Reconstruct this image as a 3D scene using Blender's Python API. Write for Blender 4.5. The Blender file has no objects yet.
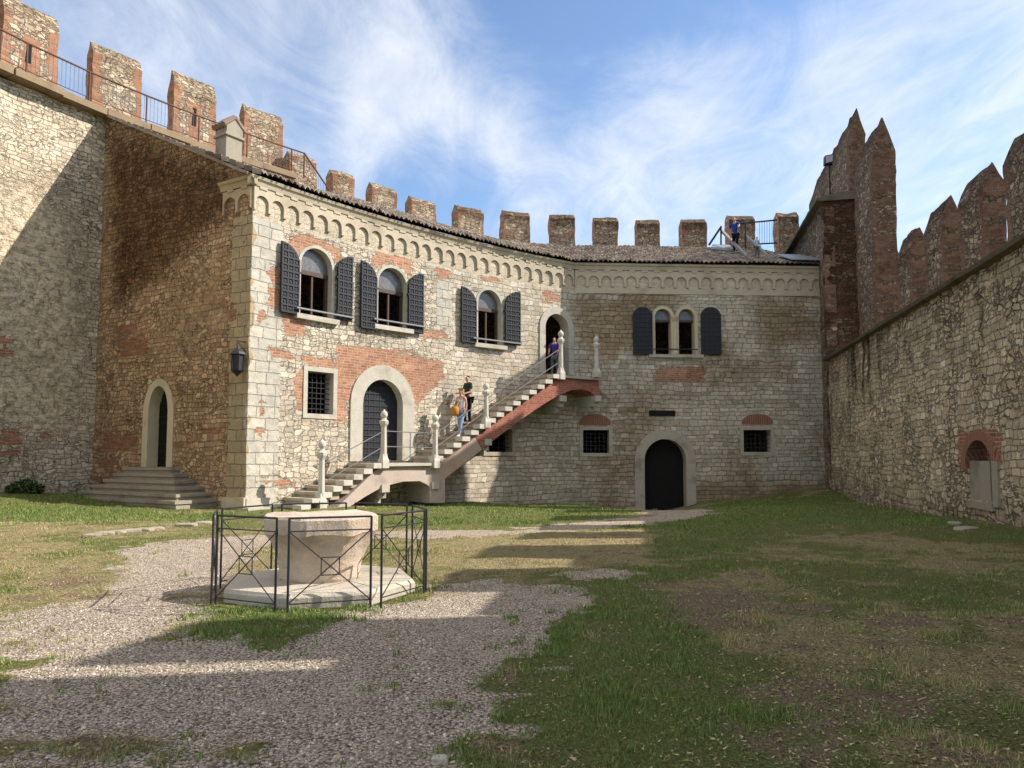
import bpy, bmesh, math, random
import numpy as np
from mathutils import Vector
from mathutils.geometry import delaunay_2d_cdt

random.seed(7); RNG = np.random.default_rng(11)
SC = bpy.context.scene; COL = SC.collection
R = math.radians

# ------------------------------------------------------------------ camera model (used to read real positions off the photo)
EYE = 1.6; PITCH = R(4); FPX = 740.0; CY = 404.3
def ray(px, py):
    u = (px-512)/FPX; v = (CY-py)/FPX
    return (u, math.cos(PITCH)-v*math.sin(PITCH), v*math.cos(PITCH)+math.sin(PITCH))

# ------------------------------------------------------------------ noise
def _hash(ix, iy, iz, seed):
    h = (ix*374761393 + iy*668265263 + iz*2147483647 + seed*1274126177) & 0xffffffff
    h = ((h ^ (h >> 13))*1274126177) & 0xffffffff
    h = h ^ (h >> 16)
    return (h & 0xffff)/65535.0
def vnoise(p, seed=0):
    p = np.asarray(p, dtype=np.float64)
    if p.shape[-1] == 2: p = np.concatenate([p, np.zeros(p.shape[:-1]+(1,))], -1)
    i = np.floor(p).astype(np.int64); f = p-i; f = f*f*(3-2*f)
    out = 0
    for dx in (0, 1):
        for dy in (0, 1):
            for dz in (0, 1):
                w = (f[..., 0] if dx else 1-f[..., 0])*(f[..., 1] if dy else 1-f[..., 1])*(f[..., 2] if dz else 1-f[..., 2])
                out = out + w*_hash(i[..., 0]+dx, i[..., 1]+dy, i[..., 2]+dz, seed)
    return out
def fbm(p, seed=0, oct=4):
    p = np.asarray(p, dtype=np.float64); a = .5; s = 0; t = 0
    for k in range(oct):
        s = s + a*vnoise(p*(2.03**k), seed+k*17); t += a; a *= .5
    return s/t
def smooth(a, b, x):
    t = np.clip((np.asarray(x)-a)/(b-a), 0, 1); return t*t*(3-2*t)
def sdf_poly(P, poly):
    """signed distance (negative inside) of points P (n,2) to a polygon"""
    poly = np.asarray(poly, float); P = np.asarray(P, float)
    d = np.full(len(P), 1e9); inside = np.zeros(len(P), bool)
    for a, b in zip(poly, np.roll(poly, -1, 0)):
        e = b-a; w = P-a
        t = np.clip((w@e)/max(e@e, 1e-12), 0, 1)
        d = np.minimum(d, np.linalg.norm(w-t[:, None]*e, axis=1))
        c = ((a[1] > P[:, 1]) != (b[1] > P[:, 1]))
        with np.errstate(divide='ignore', invalid='ignore'):
            xi = (b[0]-a[0])*(P[:, 1]-a[1])/((b[1]-a[1]) if b[1] != a[1] else 1e-12)+a[0]
        inside ^= c & (P[:, 0] < xi)
    return np.where(inside, -d, d)

# ------------------------------------------------------------------ plan curves
class Curve:
    """a wall line in plan; s runs left to right as seen from the courtyard, o > 0 is away from the courtyard"""
    def __init__(self, pts):
        P = np.asarray(pts, float); self.P = P
        d = np.diff(P, axis=0); L = np.linalg.norm(d, axis=1); t = d/L[:, None]
        self.S = np.concatenate([[0], np.cumsum(L)])
        n = np.stack([-t[:, 1], t[:, 0]], 1)
        m = np.zeros_like(P); m[0] = n[0]; m[-1] = n[-1]
        a = n[:-1]+n[1:]; a /= np.linalg.norm(a, axis=1)[:, None]
        c = np.maximum(.4, (a*n[1:]).sum(1)); m[1:-1] = a/c[:, None]
        self.M = m; self.T = t; self.s0 = 0.0
    def at(self, s, o=0.0):
        s = np.asarray(s, float)-self.s0; o = np.asarray(o, float)
        i = np.clip(np.searchsorted(self.S, s, side='right')-1, 0, len(self.S)-2)
        f = (s-self.S[i])/(self.S[i+1]-self.S[i])
        p = self.P[i]+(self.P[i+1]-self.P[i])*f[..., None]
        fc = np.clip(f, 0, 1)
        m = self.M[i]+(self.M[i+1]-self.M[i])*fc[..., None]
        return p+m*o[..., None] if o.ndim else p+m*float(o)
    def tan(self, s):
        i = int(np.clip(np.searchsorted(self.S, s-self.s0, side='right')-1, 0, len(self.T)-1)); return self.T[i]
    def p3(self, s, o, z):
        q = self.at(np.array([s]), float(o))[0]; return (q[0], q[1], z)
    def hit(self, px, py, o=0.0):
        d = ray(px, py); n = 4000
        s = np.linspace(self.s0-3, self.s0+self.S[-1]+3, n); q = self.at(s, o)
        c = q[:, 0]*d[1]-q[:, 1]*d[0]
        k = np.where((c[:-1]*c[1:] <= 0) & (q[:-1, 1] > 1))[0]
        if len(k) == 0: raise ValueError('no hit %s' % ((px, py),))
        k = k[np.argmin(q[k, 1])]
        f = c[k]/(c[k]-c[k+1]); y = q[k, 1]+(q[k+1, 1]-q[k, 1])*f
        return float(s[k]+(s[k+1]-s[k])*f), float(y/d[1]*d[2]+EYE)

CX, CYY = -7.68, 21.45                      # lit corner of the palace
TH0, TH1, L1 = R(55), R(33), 14.47
def arc_pts(n=60):
    pts = []; k = (TH1-TH0)/L1
    for i in range(n+1):
        s = L1*i/n; th = TH0+k*s
        x = CX+(math.sin(th)-math.sin(TH0))/k; y = CYY-(math.cos(th)-math.cos(TH0))/k
        pts.append((x, y))
    return pts
ARC = arc_pts(); KX, KY = ARC[-1]
TH2 = R(3.5)
F = Curve(ARC+[(KX+11.05*t*math.cos(TH2), KY+11.05*t*math.sin(TH2)) for t in np.linspace(.05, 1, 20)])
FS = Curve(ARC+[(KX+t*math.cos(TH1), KY+t*math.sin(TH1)) for t in np.linspace(.3, 4, 12)])
LF = F.S[-1]
JX, JY = -14.3, 25.3
SIDE = Curve([(JX, JY), ((JX+CX)/2, (JY+CYY)/2), (CX, CYY)]); LS = SIDE.S[-1]
# curtain wall behind: parallel to the palace front, 7.6 m further out
OFFK = 7.6
def front_samples(step=.1):
    """(point, outward unit vector) along the front with a fan at the bend"""
    out = []
    for s in np.arange(0, L1, step):
        th = TH0+(TH1-TH0)*s/L1
        th = th+(R(59.8)-TH0)*max(0, 1-s/3.0)
        p = F.at(np.array([s]))[0]; out.append((p, th, s))
    for t in np.linspace(0, 1, 26):
        th = TH1+(TH2-TH1)*t; out.append((np.array([KX, KY]), th, L1))
    for s in np.arange(L1+step, LF+.01, step):
        out.append((F.at(np.array([s]))[0], TH2, s))
    return out
FSAMP = front_samples()
kp = [p+OFFK*np.array([-math.sin(th), math.cos(th)]) for p, th, s in FSAMP]
kp = kp[3:]
left = [(-21.0, 3.0), (-19.6, 10.0), (-17.9, 17.0), (-15.95, 22.2), (JX, JY)]
def catmull(pts, n=8):
    pts = [np.array(p, float) for p in pts]; out = []
    P = [2*pts[0]-pts[1]]+pts+[2*pts[-1]-pts[-2]]
    for i in range(1, len(P)-2):
        for k in range(n):
            t = k/n; a, b, c, d = P[i-1:i+3]
            out.append(.5*((2*b)+(c-a)*t+(2*a-5*b+4*c-d)*t*t+(3*b-a-3*c+d)*t**3))
    out.append(pts[-1]); return out
lk = catmull(left)
kk = lk+[p for p in kp if np.linalg.norm(p-lk[-1]) > .3 and p[1] > JY+.2]
kk.append(kk[-1]+np.array([2.5*math.cos(TH2), 2.5*math.sin(TH2)]))
cl = [kk[0]]
for p in kk[1:]:
    if np.linalg.norm(p-cl[-1]) > .05: cl.append(p)
K = Curve(cl)
sJ = float(K.S[np.argmin(np.hypot(K.P[:, 0]-JX, K.P[:, 1]-JY))])
# right curtain wall: from the far corner towards (and past) the camera
def rwp(y): return (6.8+.21*y, y)
RW = Curve([rwp(41.0), rwp(32.1), rwp(20), rwp(8), rwp(-4)])
def rws(y): return float((41.0-y)*math.hypot(1, .21))

# ------------------------------------------------------------------ ground height
GP = np.array([(0, 0, 0), (-2.3, 8.8, 0), (CX, CYY, .03), (-2.2, 27.2, -.13), (5.9, 31.2, -.8), (13.2, 31.5, .2), (10, 14.5, .2),
               (-15.9, 22.2, .5), (JX, JY, .3), (-5, 5, 0), (5, 5, .05), (4, 12, .0), (8, 20, .05), (-9, 14, .12), (2, 20, -.12),
               (-10, 22.6, .12), (1.5, 29, -.35), (9.5, 31, -.2), (-20, 10, .4), (9, 5, .15), (0, -6, 0)])
def ground_z(x, y):
    x = np.asarray(x, float); y = np.asarray(y, float); num = 0; den = 0
    for a, b, c in GP:
        w = 1/((x-a)**2+(y-b)**2+1.5)**1.7; num = num+w*c; den = den+w
    return num/den
def ground_hit(px, py):
    d = ray(px, py); z = 0.0
    for _ in range(12):
        t = (z-EYE)/d[2]; z = float(ground_z(d[0]*t, d[1]*t))
    return (d[0]*t, d[1]*t)

# ------------------------------------------------------------------ object helpers
def tag(o, label=None, cat=None, group=None, kind=None):
    if label: o['label'] = label
    if cat: o['category'] = cat
    if group: o['group'] = group
    if kind: o['kind'] = kind
    return o
def thing(name, loc, label, cat, group=None):
    o = bpy.data.objects.new(name, None); o.empty_display_size = .3
    COL.objects.link(o); o.location = loc; return tag(o, label, cat, group)
def wloc(o):
    v = Vector((0, 0, 0))
    while o is not None: v = v+o.location; o = o.parent
    return v
class MB:
    def __init__(self): self.v = []; self.f = []; self.uv = []; self.a = []; self.m = []
    def add(self, verts, faces, uv=None, attr=None, mi=0):
        b = len(self.v)
        verts = [tuple(map(float, p)) for p in verts]
        self.v += verts
        self.uv += [tuple(map(float, q)) for q in uv] if uv is not None else [(p[0]+p[1], p[2]) for p in verts]
        self.a += [tuple(map(float, q)) for q in attr] if attr is not None else [(0, 0, 0, 0)]*len(verts)
        self.f += [tuple(i+b for i in f) for f in faces]; self.m += [mi]*len(faces)
    def grid(self, P, uv=None, attr=None, flip=False, mi=0):
        """P: (nu,nv,3)"""
        nu, nv = P.shape[:2]; fs = []
        for i in range(nu-1):
            for j in range(nv-1):
                q = (i*nv+j, (i+1)*nv+j, (i+1)*nv+j+1, i*nv+j+1)
                fs.append(q[::-1] if flip else q)
        self.add(P.reshape(-1, 3), fs, None if uv is None else uv.reshape(-1, 2), None if attr is None else attr.reshape(-1, 4), mi)
    def hexa(self, c, attr=None, mi=0):
        """8 corners: bottom 4 ccw, top 4 ccw; separate faces so every edge is sharp and uv follows the face"""
        c = [np.array(p, float) for p in c]
        for q in ((3, 2, 1, 0), (4, 5, 6, 7), (0, 1, 5, 4), (1, 2, 6, 5), (2, 3, 7, 6), (3, 0, 4, 7)):
            p = [c[i] for i in q]; e = p[1]-p[0]
            lu = np.linalg.norm(e); n = np.cross(e, p[3]-p[0])
            if abs(n[2]) > .7*np.linalg.norm(n)+1e-9: uv = [(x[0], x[1]) for x in p]
            else: uv = [(x[0]*1.0+x[1]*.9, x[2]) for x in p]
            self.add(p, [(0, 1, 2, 3)], uv, [attr or (0, 0, 0, 0)]*4, mi)
    def box(self, x0, x1, y0, y1, z0, z1, **k):
        self.hexa([(x0, y0, z0), (x1, y0, z0), (x1, y1, z0), (x0, y1, z0), (x0, y0, z1), (x1, y0, z1), (x1, y1, z1), (x0, y1, z1)], **k)
    def cbox(self, cu, s0, s1, o0, o1, z0, z1, **k):
        q = [cu.p3(s0, o0, z0), cu.p3(s1, o0, z0), cu.p3(s1, o1, z0), cu.p3(s0, o1, z0)]
        self.hexa(q+[(a, b, z1) for a, b, _ in q], **k)
    def tube(self, a, b, r, n=8, r2=None, mi=0):
        a = np.array(a, float); b = np.array(b, float); d = b-a; L = np.linalg.norm(d); d = d/L
        up = np.array([0, 0, 1.]) if abs(d[2]) < .9 else np.array([1., 0, 0])
        e = np.cross(d, up); e /= np.linalg.norm(e); f = np.cross(d, e); r2 = r if r2 is None else r2
        vs = []
        for p, rr in ((a, r), (b, r2)):
            for k in range(n):
                t = 2*math.pi*(k+.5)/n; vs.append(p+rr*(math.cos(t)*e+math.sin(t)*f))
        fs = [(k, (k+1) % n, n+(k+1) % n, n+k) for k in range(n)]+[tuple(range(n-1, -1, -1)), tuple(range(n, 2*n))]
        self.add(vs, fs, None, None, mi)
    def lathe(self, x, y, prof, n=12, rot=0.0, mi=0):
        vs = []; fs = []
        for r, z in prof:
            for k in range(n):
                t = 2*math.pi*k/n+rot; vs.append((x+r*math.cos(t), y+r*math.sin(t), z))
        for i in range(len(prof)-1):
            for k in range(n):
                fs.append((i*n+k, i*n+(k+1) % n, (i+1)*n+(k+1) % n, (i+1)*n+k))
        fs.append(tuple(range(n-1, -1, -1))); fs.append(tuple(range((len(prof)-1)*n, len(prof)*n)))
        self.add(vs, fs, [(math.atan2(p[1]-y, p[0]-x)*.6, p[2]) for p in vs], None, mi)
    def rough(self, amp, scale=1.6, seed=3):
        p = np.array(self.v)
        for k in range(3):
            p[:, k] += amp*2*(fbm(np.array(self.v)*scale, seed+k*5, 3)-.5)
        self.v = [tuple(q) for q in p]; return self
    def build(self, name, mats, parent=None, smooth=False, label=None):
        me = bpy.data.meshes.new(name); off = wloc(parent) if parent else Vector((0, 0, 0))
        V = np.array(self.v)-np.array(off)
        me.from_pydata([tuple(p) for p in V], [], self.f)
        for m in (mats if isinstance(mats, (list, tuple)) else [mats]): me.materials.append(m)
        ul = me.uv_layers.new(name='UVMap')
        li = np.empty(len(me.loops), np.int64); me.loops.foreach_get('vertex_index', li)
        U = np.array(self.uv, np.float32)[li]; ul.data.foreach_set('uv', U.ravel())
        at = me.color_attributes.new('mask', 'FLOAT_COLOR', 'POINT')
        at.data.foreach_set('color', np.array(self.a, np.float32).ravel())
        me.polygons.foreach_set('material_index', np.array(self.m, np.int32))
        me.polygons.foreach_set('use_smooth', np.full(len(me.polygons), smooth))
        me.update()
        o = bpy.data.objects.new(name, me); COL.objects.link(o)
        if parent: o.parent = parent
        if label: o['label'] = label
        return o

def arch_poly(s0, s1, zb, zt, n=14, rise=None):
    r = (s1-s0)/2; c = (s0+s1)/2; h = r if rise is None else rise
    pts = [(s0, zb), (s1, zb)]
    for k in range(n+1):
        t = math.pi*k/n; pts.append((c+r*math.cos(t), zt-h+h*math.sin(t)))
    return pts
def rect_poly(s0, s1, zb, zt): return [(s0, zb), (s1, zb), (s1, zt), (s0, zt)]
def grow(poly, d):
    P = np.array(poly); n = len(P); out = []
    for i in range(n):
        a = P[i]-P[i-1]; b = P[(i+1) % n]-P[i]
        a /= np.linalg.norm(a)+1e-9; b /= np.linalg.norm(b)+1e-9
        na = np.array([a[1], -a[0]]); nb = np.array([b[1], -b[0]]); m = na+nb; m /= np.linalg.norm(m)+1e-9
        out.append(tuple(P[i]+m*d/max(.5, m@na)))
    return out
def cdt(outer, holes=(), step=None):
    """triangulate a polygon with holes, optionally with interior grid points"""
    pts = []; edges = []
    def ring(poly):
        b = len(pts); q = []
        for i, p in enumerate(poly):
            a = np.array(p, float); c = np.array(poly[(i+1) % len(poly)], float)
            k = 1 if not step else max(1, int(np.linalg.norm(c-a)/step))
            for j in range(k): q.append(tuple(a+(c-a)*j/k))
        pts.extend(q); edges.extend([(b+i, b+(i+1) % len(q)) for i in range(len(q))]); return q
    rings = [ring(outer)]+[ring(h) for h in holes]
    if step:
        O = np.array(outer); x0, y0 = O.min(0); x1, y1 = O.max(0)
        gx, gy = np.meshgrid(np.arange(x0+step/2, x1, step), np.arange(y0+step/2, y1, step), indexing='ij')
        G = np.stack([gx.ravel(), gy.ravel()], 1)
        keep = sdf_poly(G, outer) < -step*.35
        for h in holes:
            hb = np.array(h); sel = (G[:, 0] > hb[:, 0].min()-step) & (G[:, 0] < hb[:, 0].max()+step) & keep
            if sel.any():
                d = sdf_poly(G[sel], h); kk_ = keep[sel]; kk_ &= d > step*.35; keep[sel] = kk_
        pts.extend([tuple(p) for p in G[keep]])
    r = delaunay_2d_cdt([Vector(p) for p in pts], edges, [], 0, 1e-5)
    V = np.array([tuple(v) for v in r[0]]); T = [tuple(f) for f in r[2]]
    c = np.array([V[list(f)].mean(0) for f in T])
    ok = sdf_poly(c, outer) < 0
    for h in holes: ok &= sdf_poly(c, h) > 0
    return V, [t for t, k in zip(T, ok) if k], rings
def solid(mb, cu, outer, holes, o0, o1, step=None, paint=None, back=True, sides=True, mi=0, seg=None):
    """a slab cut from the wall sheet: outline in (s,z), front at offset o0, back at o1"""
    V, T, rings = cdt(outer, holes, step)
    at = paint(V) if paint else np.zeros((len(V), 4))
    for o, fl in ((o0, False), (o1, True)):
        if fl and not back: continue
        q = cu.at(V[:, 0], o); P = np.column_stack([q, V[:, 1]])
        # CDT triangles are ccw in (s,z): facing the courtyard
        mb.add(P, [t[::-1] for t in T] if fl else T, V, at, mi)
    if sides:
        for k, rg in enumerate(rings):
            A = np.array(rg); q0 = cu.at(A[:, 0], o0); q1 = cu.at(A[:, 0], o1); n = len(A)
            at2 = paint(A) if paint else np.zeros((n, 4))
            for i in range(n):
                j = (i+1) % n
                P = [(*q0[i], A[i, 1]), (*q0[j], A[j, 1]), (*q1[j], A[j, 1]), (*q1[i], A[i, 1])]
                e = A[j]-A[i]
                if abs(e[0]) > abs(e[1]): uv = [(A[i, 0], A[i, 1]), (A[j, 0], A[j, 1]), (A[j, 0], A[j, 1]+o1-o0), (A[i, 0], A[i, 1]+o1-o0)]
                else: uv = [(A[i, 0], A[i, 1]), (A[j, 0], A[j, 1]), (A[j, 0]+o1-o0, A[j, 1]), (A[i, 0]+o1-o0, A[i, 1])]
                mb.add(P, [(3, 2, 1, 0)], uv, [at2[i], at2[j], at2[j], at2[i]], mi)
    return mb
def patch(cu, pxs, o=0.0): return [cu.hit(x, y, o) for x, y in pxs]
def pbox(cu, x0, x1, y0, y1, o=0.0): return patch(cu, [(x0, y1), (x1, y1), (x1, y0), (x0, y0)], o)
def inmask(V, polys, soft=.12):
    m = np.zeros(len(V))
    for p in polys: m = np.maximum(m, smooth(soft, -soft, sdf_poly(V, p)))
    return m

# ------------------------------------------------------------------ materials
class NT:
    def __init__(self, name):
        self.mat = bpy.data.materials.new(name); self.mat.use_nodes = True
        self.t = self.mat.node_tree; self.n = self.t.nodes; self.n.clear()
        self.out = self.n.new('ShaderNodeOutputMaterial'); self.b = self.n.new('ShaderNodeBsdfPrincipled')
        self.link(self.b.outputs[0], self.out.inputs[0])
    def link(self, a, b): self.t.links.new(a, b)
    def put(self, sock, val):
        if isinstance(val, bpy.types.NodeSocket): self.link(val, sock)
        elif val is not None: sock.default_value = val
    def math(self, op, a, b=None, c=None, clamp=False):
        n = self.n.new('ShaderNodeMath'); n.operation = op; n.use_clamp = clamp
        self.put(n.inputs[0], a); self.put(n.inputs[1], b)
        if c is not None: self.put(n.inputs[2], c)
        return n.outputs[0]
    def sstep(self, x, a, b, lo=0.0, hi=1.0):
        n = self.n.new('ShaderNodeMapRange'); n.interpolation_type = 'SMOOTHSTEP'
        self.put(n.inputs['Value'], x); self.put(n.inputs['From Min'], a); self.put(n.inputs['From Max'], b)
        n.inputs['To Min'].default_value = lo; n.inputs['To Max'].default_value = hi; return n.outputs[0]
    def mix(self, f, a, b, mode='MIX'):
        n = self.n.new('ShaderNodeMix'); n.data_type = 'RGBA'; n.blend_type = mode
        def c4(v): return v if isinstance(v, bpy.types.NodeSocket) or len(v) == 4 else (*v, 1)
        self.put(n.inputs[0], f); self.put(n.inputs[6], c4(a)); self.put(n.inputs[7], c4(b)); return n.outputs[2]
    def noise(self, vec, scale, detail=4, rough=.6, dist=0.0, out=0, dims='3D'):
        n = self.n.new('ShaderNodeTexNoise'); n.noise_dimensions = dims
        if vec is not None: self.link(vec, n.inputs['Vector'])
        n.inputs['Scale'].default_value = scale; n.inputs['Detail'].default_value = detail
        n.inputs['Roughness'].default_value = rough; n.inputs['Distortion'].default_value = dist; return n.outputs[out]
    def vor(self, vec, scale=1.0, feat='F1', metric='EUCLIDEAN', rnd=1.0, dims='2D'):
        n = self.n.new('ShaderNodeTexVoronoi'); n.voronoi_dimensions = dims; n.feature = feat
        if feat != 'DISTANCE_TO_EDGE': n.distance = metric
        self.link(vec, n.inputs['Vector']); n.inputs['Scale'].default_value = scale; n.inputs['Randomness'].default_value = rnd
        return n
    def ramp(self, fac, stops, interp='LINEAR'):
        n = self.n.new('ShaderNodeValToRGB'); e = n.color_ramp.elements; n.color_ramp.interpolation = interp
        while len(e) < len(stops): e.new(.5)
        for k, (p, c) in enumerate(stops): e[k].position = p; e[k].color = (*c, 1)
        self.link(fac, n.inputs[0]); return n.outputs[0]
    def vmath(self, op, a, b=None, s=None):
        n = self.n.new('ShaderNodeVectorMath'); n.operation = op; self.put(n.inputs[0], a)
        if b is not None: self.put(n.inputs[1], b)
        if s is not None: self.put(n.inputs['Scale'], s)
        return n.outputs[0]
    def uv(self):
        n = self.n.new('ShaderNodeUVMap'); n.uv_map = 'UVMap'; return n.outputs[0]
    def pos(self): return self.n.new('ShaderNodeNewGeometry').outputs['Position']
    def attr(self, name='mask'):
        n = self.n.new('ShaderNodeAttribute'); n.attribute_name = name; s = self.n.new('ShaderNodeSeparateColor')
        self.link(n.outputs['Color'], s.inputs[0]); return s.outputs[0], s.outputs[1], s.outputs[2], n.outputs['Alpha'], n.outputs['Color']
    def bump(self, h, dist, strength=1.0, nrm=None):
        n = self.n.new('ShaderNodeBump'); n.inputs['Distance'].default_value = dist; n.inputs['Strength'].default_value = strength
        self.link(h, n.inputs['Height'])
        if nrm is not None: self.link(nrm, n.inputs['Normal'])
        self.link(n.outputs[0], self.b.inputs['Normal']); return n.outputs[0]
    def done(self, col, rough=.9, spec=.2, metal=0.0):
        self.put(self.b.inputs['Base Color'], col if isinstance(col, bpy.types.NodeSocket) else (*col, 1))
        self.put(self.b.inputs['Roughness'], rough); self.b.inputs['Specular IOR Level'].default_value = spec
        self.b.inputs['Metallic'].default_value = metal; return self.mat

def masonry(name, stones, mortar, size=(.34, .2), rnd=.8, gap=.05, bump=.035, warp=.10, brick=((.42, .13, .055), (.55, .2, .08)),
            bmortar=(.46, .38, .27), ash=((.46, .41, .32), (.38, .35, .29)), stain=(.05, .042, .035), plaster=(.42, .36, .28), var=.55, square=True, small=.5, tooth=.55, coursed=None, disp=0.0):
    """coursed or rubble stone with brick (mask R), dark stain (G), cut ashlar (B) and smeared mortar (A)"""
    t = NT(name); uv = t.uv(); mr, mg, mbl, ma, _ = t.attr()
    def gray(v):
        c = t.n.new('ShaderNodeCombineColor'); [t.link(v, c.inputs[i]) for i in range(3)]; return c.outputs[0]
    n1 = t.noise(uv, 1.1, 3, .5, out=1); n2 = t.noise(uv, 7.0, 5, .7, out=1)
    w = t.vmath('ADD', t.vmath('SCALE', t.vmath('SUBTRACT', n1, (.5, .5, .5)), s=warp*3), t.vmath('SCALE', t.vmath('SUBTRACT', n2, (.5, .5, .5)), s=warp*.95))
    q = t.vmath('MULTIPLY', t.vmath('ADD', uv, w), (1/size[0], 1/size[1], 1))
    met = 'CHEBYCHEV' if square else 'EUCLIDEAN'
    def stones_(qq):
        a = t.vor(qq, 1, 'F1', met, rnd); b = t.vor(qq, 1, 'F2', met, rnd)
        return t.math('SUBTRACT', b.outputs['Distance'], a.outputs['Distance']), a.outputs['Color']
    e1, c1 = stones_(q); eb, cb = stones_(t.vmath('MULTIPLY', t.vmath('ADD', q, (.37, .61, 0)), (1.9, 1.75, 1)))
    s1 = t.n.new('ShaderNodeSeparateColor'); t.link(c1, s1.inputs[0])
    pick = t.math('GREATER_THAN', s1.outputs[2], small)
    e = t.math('MINIMUM', e1, t.math('ADD', t.math('MULTIPLY', pick, eb), t.math('MULTIPLY', t.math('SUBTRACT', 1.0, pick), 9.0)))
    cell = t.mix(pick, c1, cb)
    fine = t.noise(uv, 28, 5, .65); mid = t.noise(uv, 4.5, 5, .65); big = t.noise(uv, .55, 5, .6)
    e2 = t.math('ADD', e, t.math('ADD', t.math('MULTIPLY', t.math('SUBTRACT', fine, .5), .2), t.math('MULTIPLY', t.math('SUBTRACT', mid, .5), .28)))
    smk = t.sstep(e2, -gap*.6, gap*4.5)
    sc = t.n.new('ShaderNodeSeparateColor'); t.link(cell, sc.inputs[0])
    k = len(stones); col = t.ramp(sc.outputs[0], [(i/(k-1), c) for i, c in enumerate(stones)])
    val = t.math('ADD', t.math('MULTIPLY', sc.outputs[1], var), 1-var*.55)
    col = t.mix(1.0, col, gray(val), 'MULTIPLY')
    speck = t.math('ADD', t.math('MULTIPLY', t.math('ADD', fine, mid), .75), .28)
    col = t.mix(1.0, col, gray(speck), 'MULTIPLY')
    mort = t.mix(1.0, (*mortar, 1), gray(t.sstep(t.noise(uv, 2.2, 5, .7), .36, .6, .5, 1.2)), 'MULTIPLY')
    smk = t.math('MAXIMUM', smk, t.sstep(t.noise(uv, 3.1, 4, .65), .6, .72, 0, .75))
    pl = t.sstep(t.math('ADD', ma, t.math('MULTIPLY', t.math('SUBTRACT', mid, .5), 1.1)), .42, .75)
    if coursed:
        cw, chh, u0, du = coursed
        bx = t.n.new('ShaderNodeTexBrick'); su = t.n.new('ShaderNodeSeparateXYZ'); t.link(uv, su.inputs[0])
        rowsel = t.noise(t.vmath('MULTIPLY', uv, (.12, 1.5, 1)), 1.0, 2, .5, out=1)
        wob = t.vmath('ADD', t.vmath('ADD', t.vmath('SCALE', t.vmath('SUBTRACT', n1, (.5, .5, .5)), s=.2), t.vmath('SCALE', t.vmath('SUBTRACT', n2, (.5, .5, .5)), s=.1)), t.vmath('MULTIPLY', t.vmath('SUBTRACT', rowsel, (.5, .5, .5)), (.5, .42, 0)))
        t.link(t.vmath('ADD', uv, wob), bx.inputs['Vector'])
        bx.inputs['Scale'].default_value = 1; bx.inputs['Brick Width'].default_value = cw; bx.inputs['Row Height'].default_value = chh
        bx.inputs['Mortar Size'].default_value = .017; bx.inputs['Mortar Smooth'].default_value = .85; bx.offset_frequency = 2; bx.offset = .4; bx.squash = .62; bx.squash_frequency = 3
        bx.inputs['Color1'].default_value = (0, 0, 0, 1); bx.inputs['Color2'].default_value = (1, 1, 1, 1); bx.inputs['Mortar'].default_value = (.5, .5, .5, 1)
        rb = t.n.new('ShaderNodeSeparateColor'); t.link(bx.outputs[0], rb.inputs[0])
        bcol_ = t.ramp(rb.outputs[0], [(i/(k-1), c) for i, c in enumerate(stones)])
        bcol_ = t.mix(1.0, bcol_, gray(t.math('ADD', t.math('MULTIPLY', t.math('FRACT', t.math('MULTIPLY', rb.outputs[0], 7.3)), var*.8), 1-var*.45)), 'MULTIPLY')
        bcol_ = t.mix(1.0, bcol_, gray(speck), 'MULTIPLY')
        bsm = t.math('SUBTRACT', 1.0, t.math('MULTIPLY', bx.outputs[1], t.sstep(t.math('ADD', fine, t.math('MULTIPLY', mid, .6)), .6, .85, 1.0, .55)))
        sel = t.sstep(t.math('ADD', t.math('MULTIPLY', t.math('SUBTRACT', su.outputs[0], u0), du), t.math('MULTIPLY', t.math('SUBTRACT', t.noise(uv, .9, 4, .6), .5), 2.4)), -.05, .05)
        col = t.mix(sel, col, bcol_); smk = t.math('ADD', t.math('MULTIPLY', smk, t.math('SUBTRACT', 1.0, sel)), t.math('MULTIPLY', bsm, sel))
    mort = t.mix(t.sstep(t.noise(uv, 1.7, 6, .75), .5, .62, 0, .75), mort, tuple(c*.22 for c in mortar))
    col = t.mix(smk, mort, col)
    h = t.math('MULTIPLY', t.math('ADD', smk, t.math('MULTIPLY', sc.outputs[2], .6)), t.math('SUBTRACT', 1.0, t.math('MULTIPLY', pl, .72)))
    pcol = t.mix(1.0, (*plaster, 1), gray(t.math('ADD', t.math('MULTIPLY', mid, .7), .65)), 'MULTIPLY')
    col = t.mix(t.math('MULTIPLY', pl, .82), col, pcol)
    # ashlar
    def bricktex(vec, w_, h_, mo, c1, c2, mc):
        n = t.n.new('ShaderNodeTexBrick'); t.link(vec, n.inputs['Vector']); n.inputs['Scale'].default_value = 1
        n.inputs['Brick Width'].default_value = w_; n.inputs['Row Height'].default_value = h_; n.inputs['Mortar Size'].default_value = mo
        n.inputs['Mortar Smooth'].default_value = .3; n.inputs['Bias'].default_value = 0
        n.inputs['Color1'].default_value = (*c1, 1); n.inputs['Color2'].default_value = (*c2, 1); n.inputs['Mortar'].default_value = (*mc, 1)
        n.offset_frequency = 2; n.squash_frequency = 3; n.squash = .75; return n
    qa = t.vmath('ADD', uv, t.vmath('SCALE', t.vmath('SUBTRACT', n2, (.5, .5, .5)), s=.1))
    an = bricktex(qa, .62, .34, .012, ash[0], ash[1], tuple(c*.55 for c in ash[1]))
    acol = t.mix(1.0, an.outputs[0], gray(speck), 'MULTIPLY')
    am = t.sstep(t.math('ADD', mbl, t.math('MULTIPLY', t.math('SUBTRACT', mid, .5), .35)), .45, .55)
    col = t.mix(am, col, acol)
    ah = t.math('ADD', t.math('SUBTRACT', 1.0, an.outputs[1]), t.math('MULTIPLY', mid, .8))
    h = t.mix(am, gray(h), gray(ah))
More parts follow.
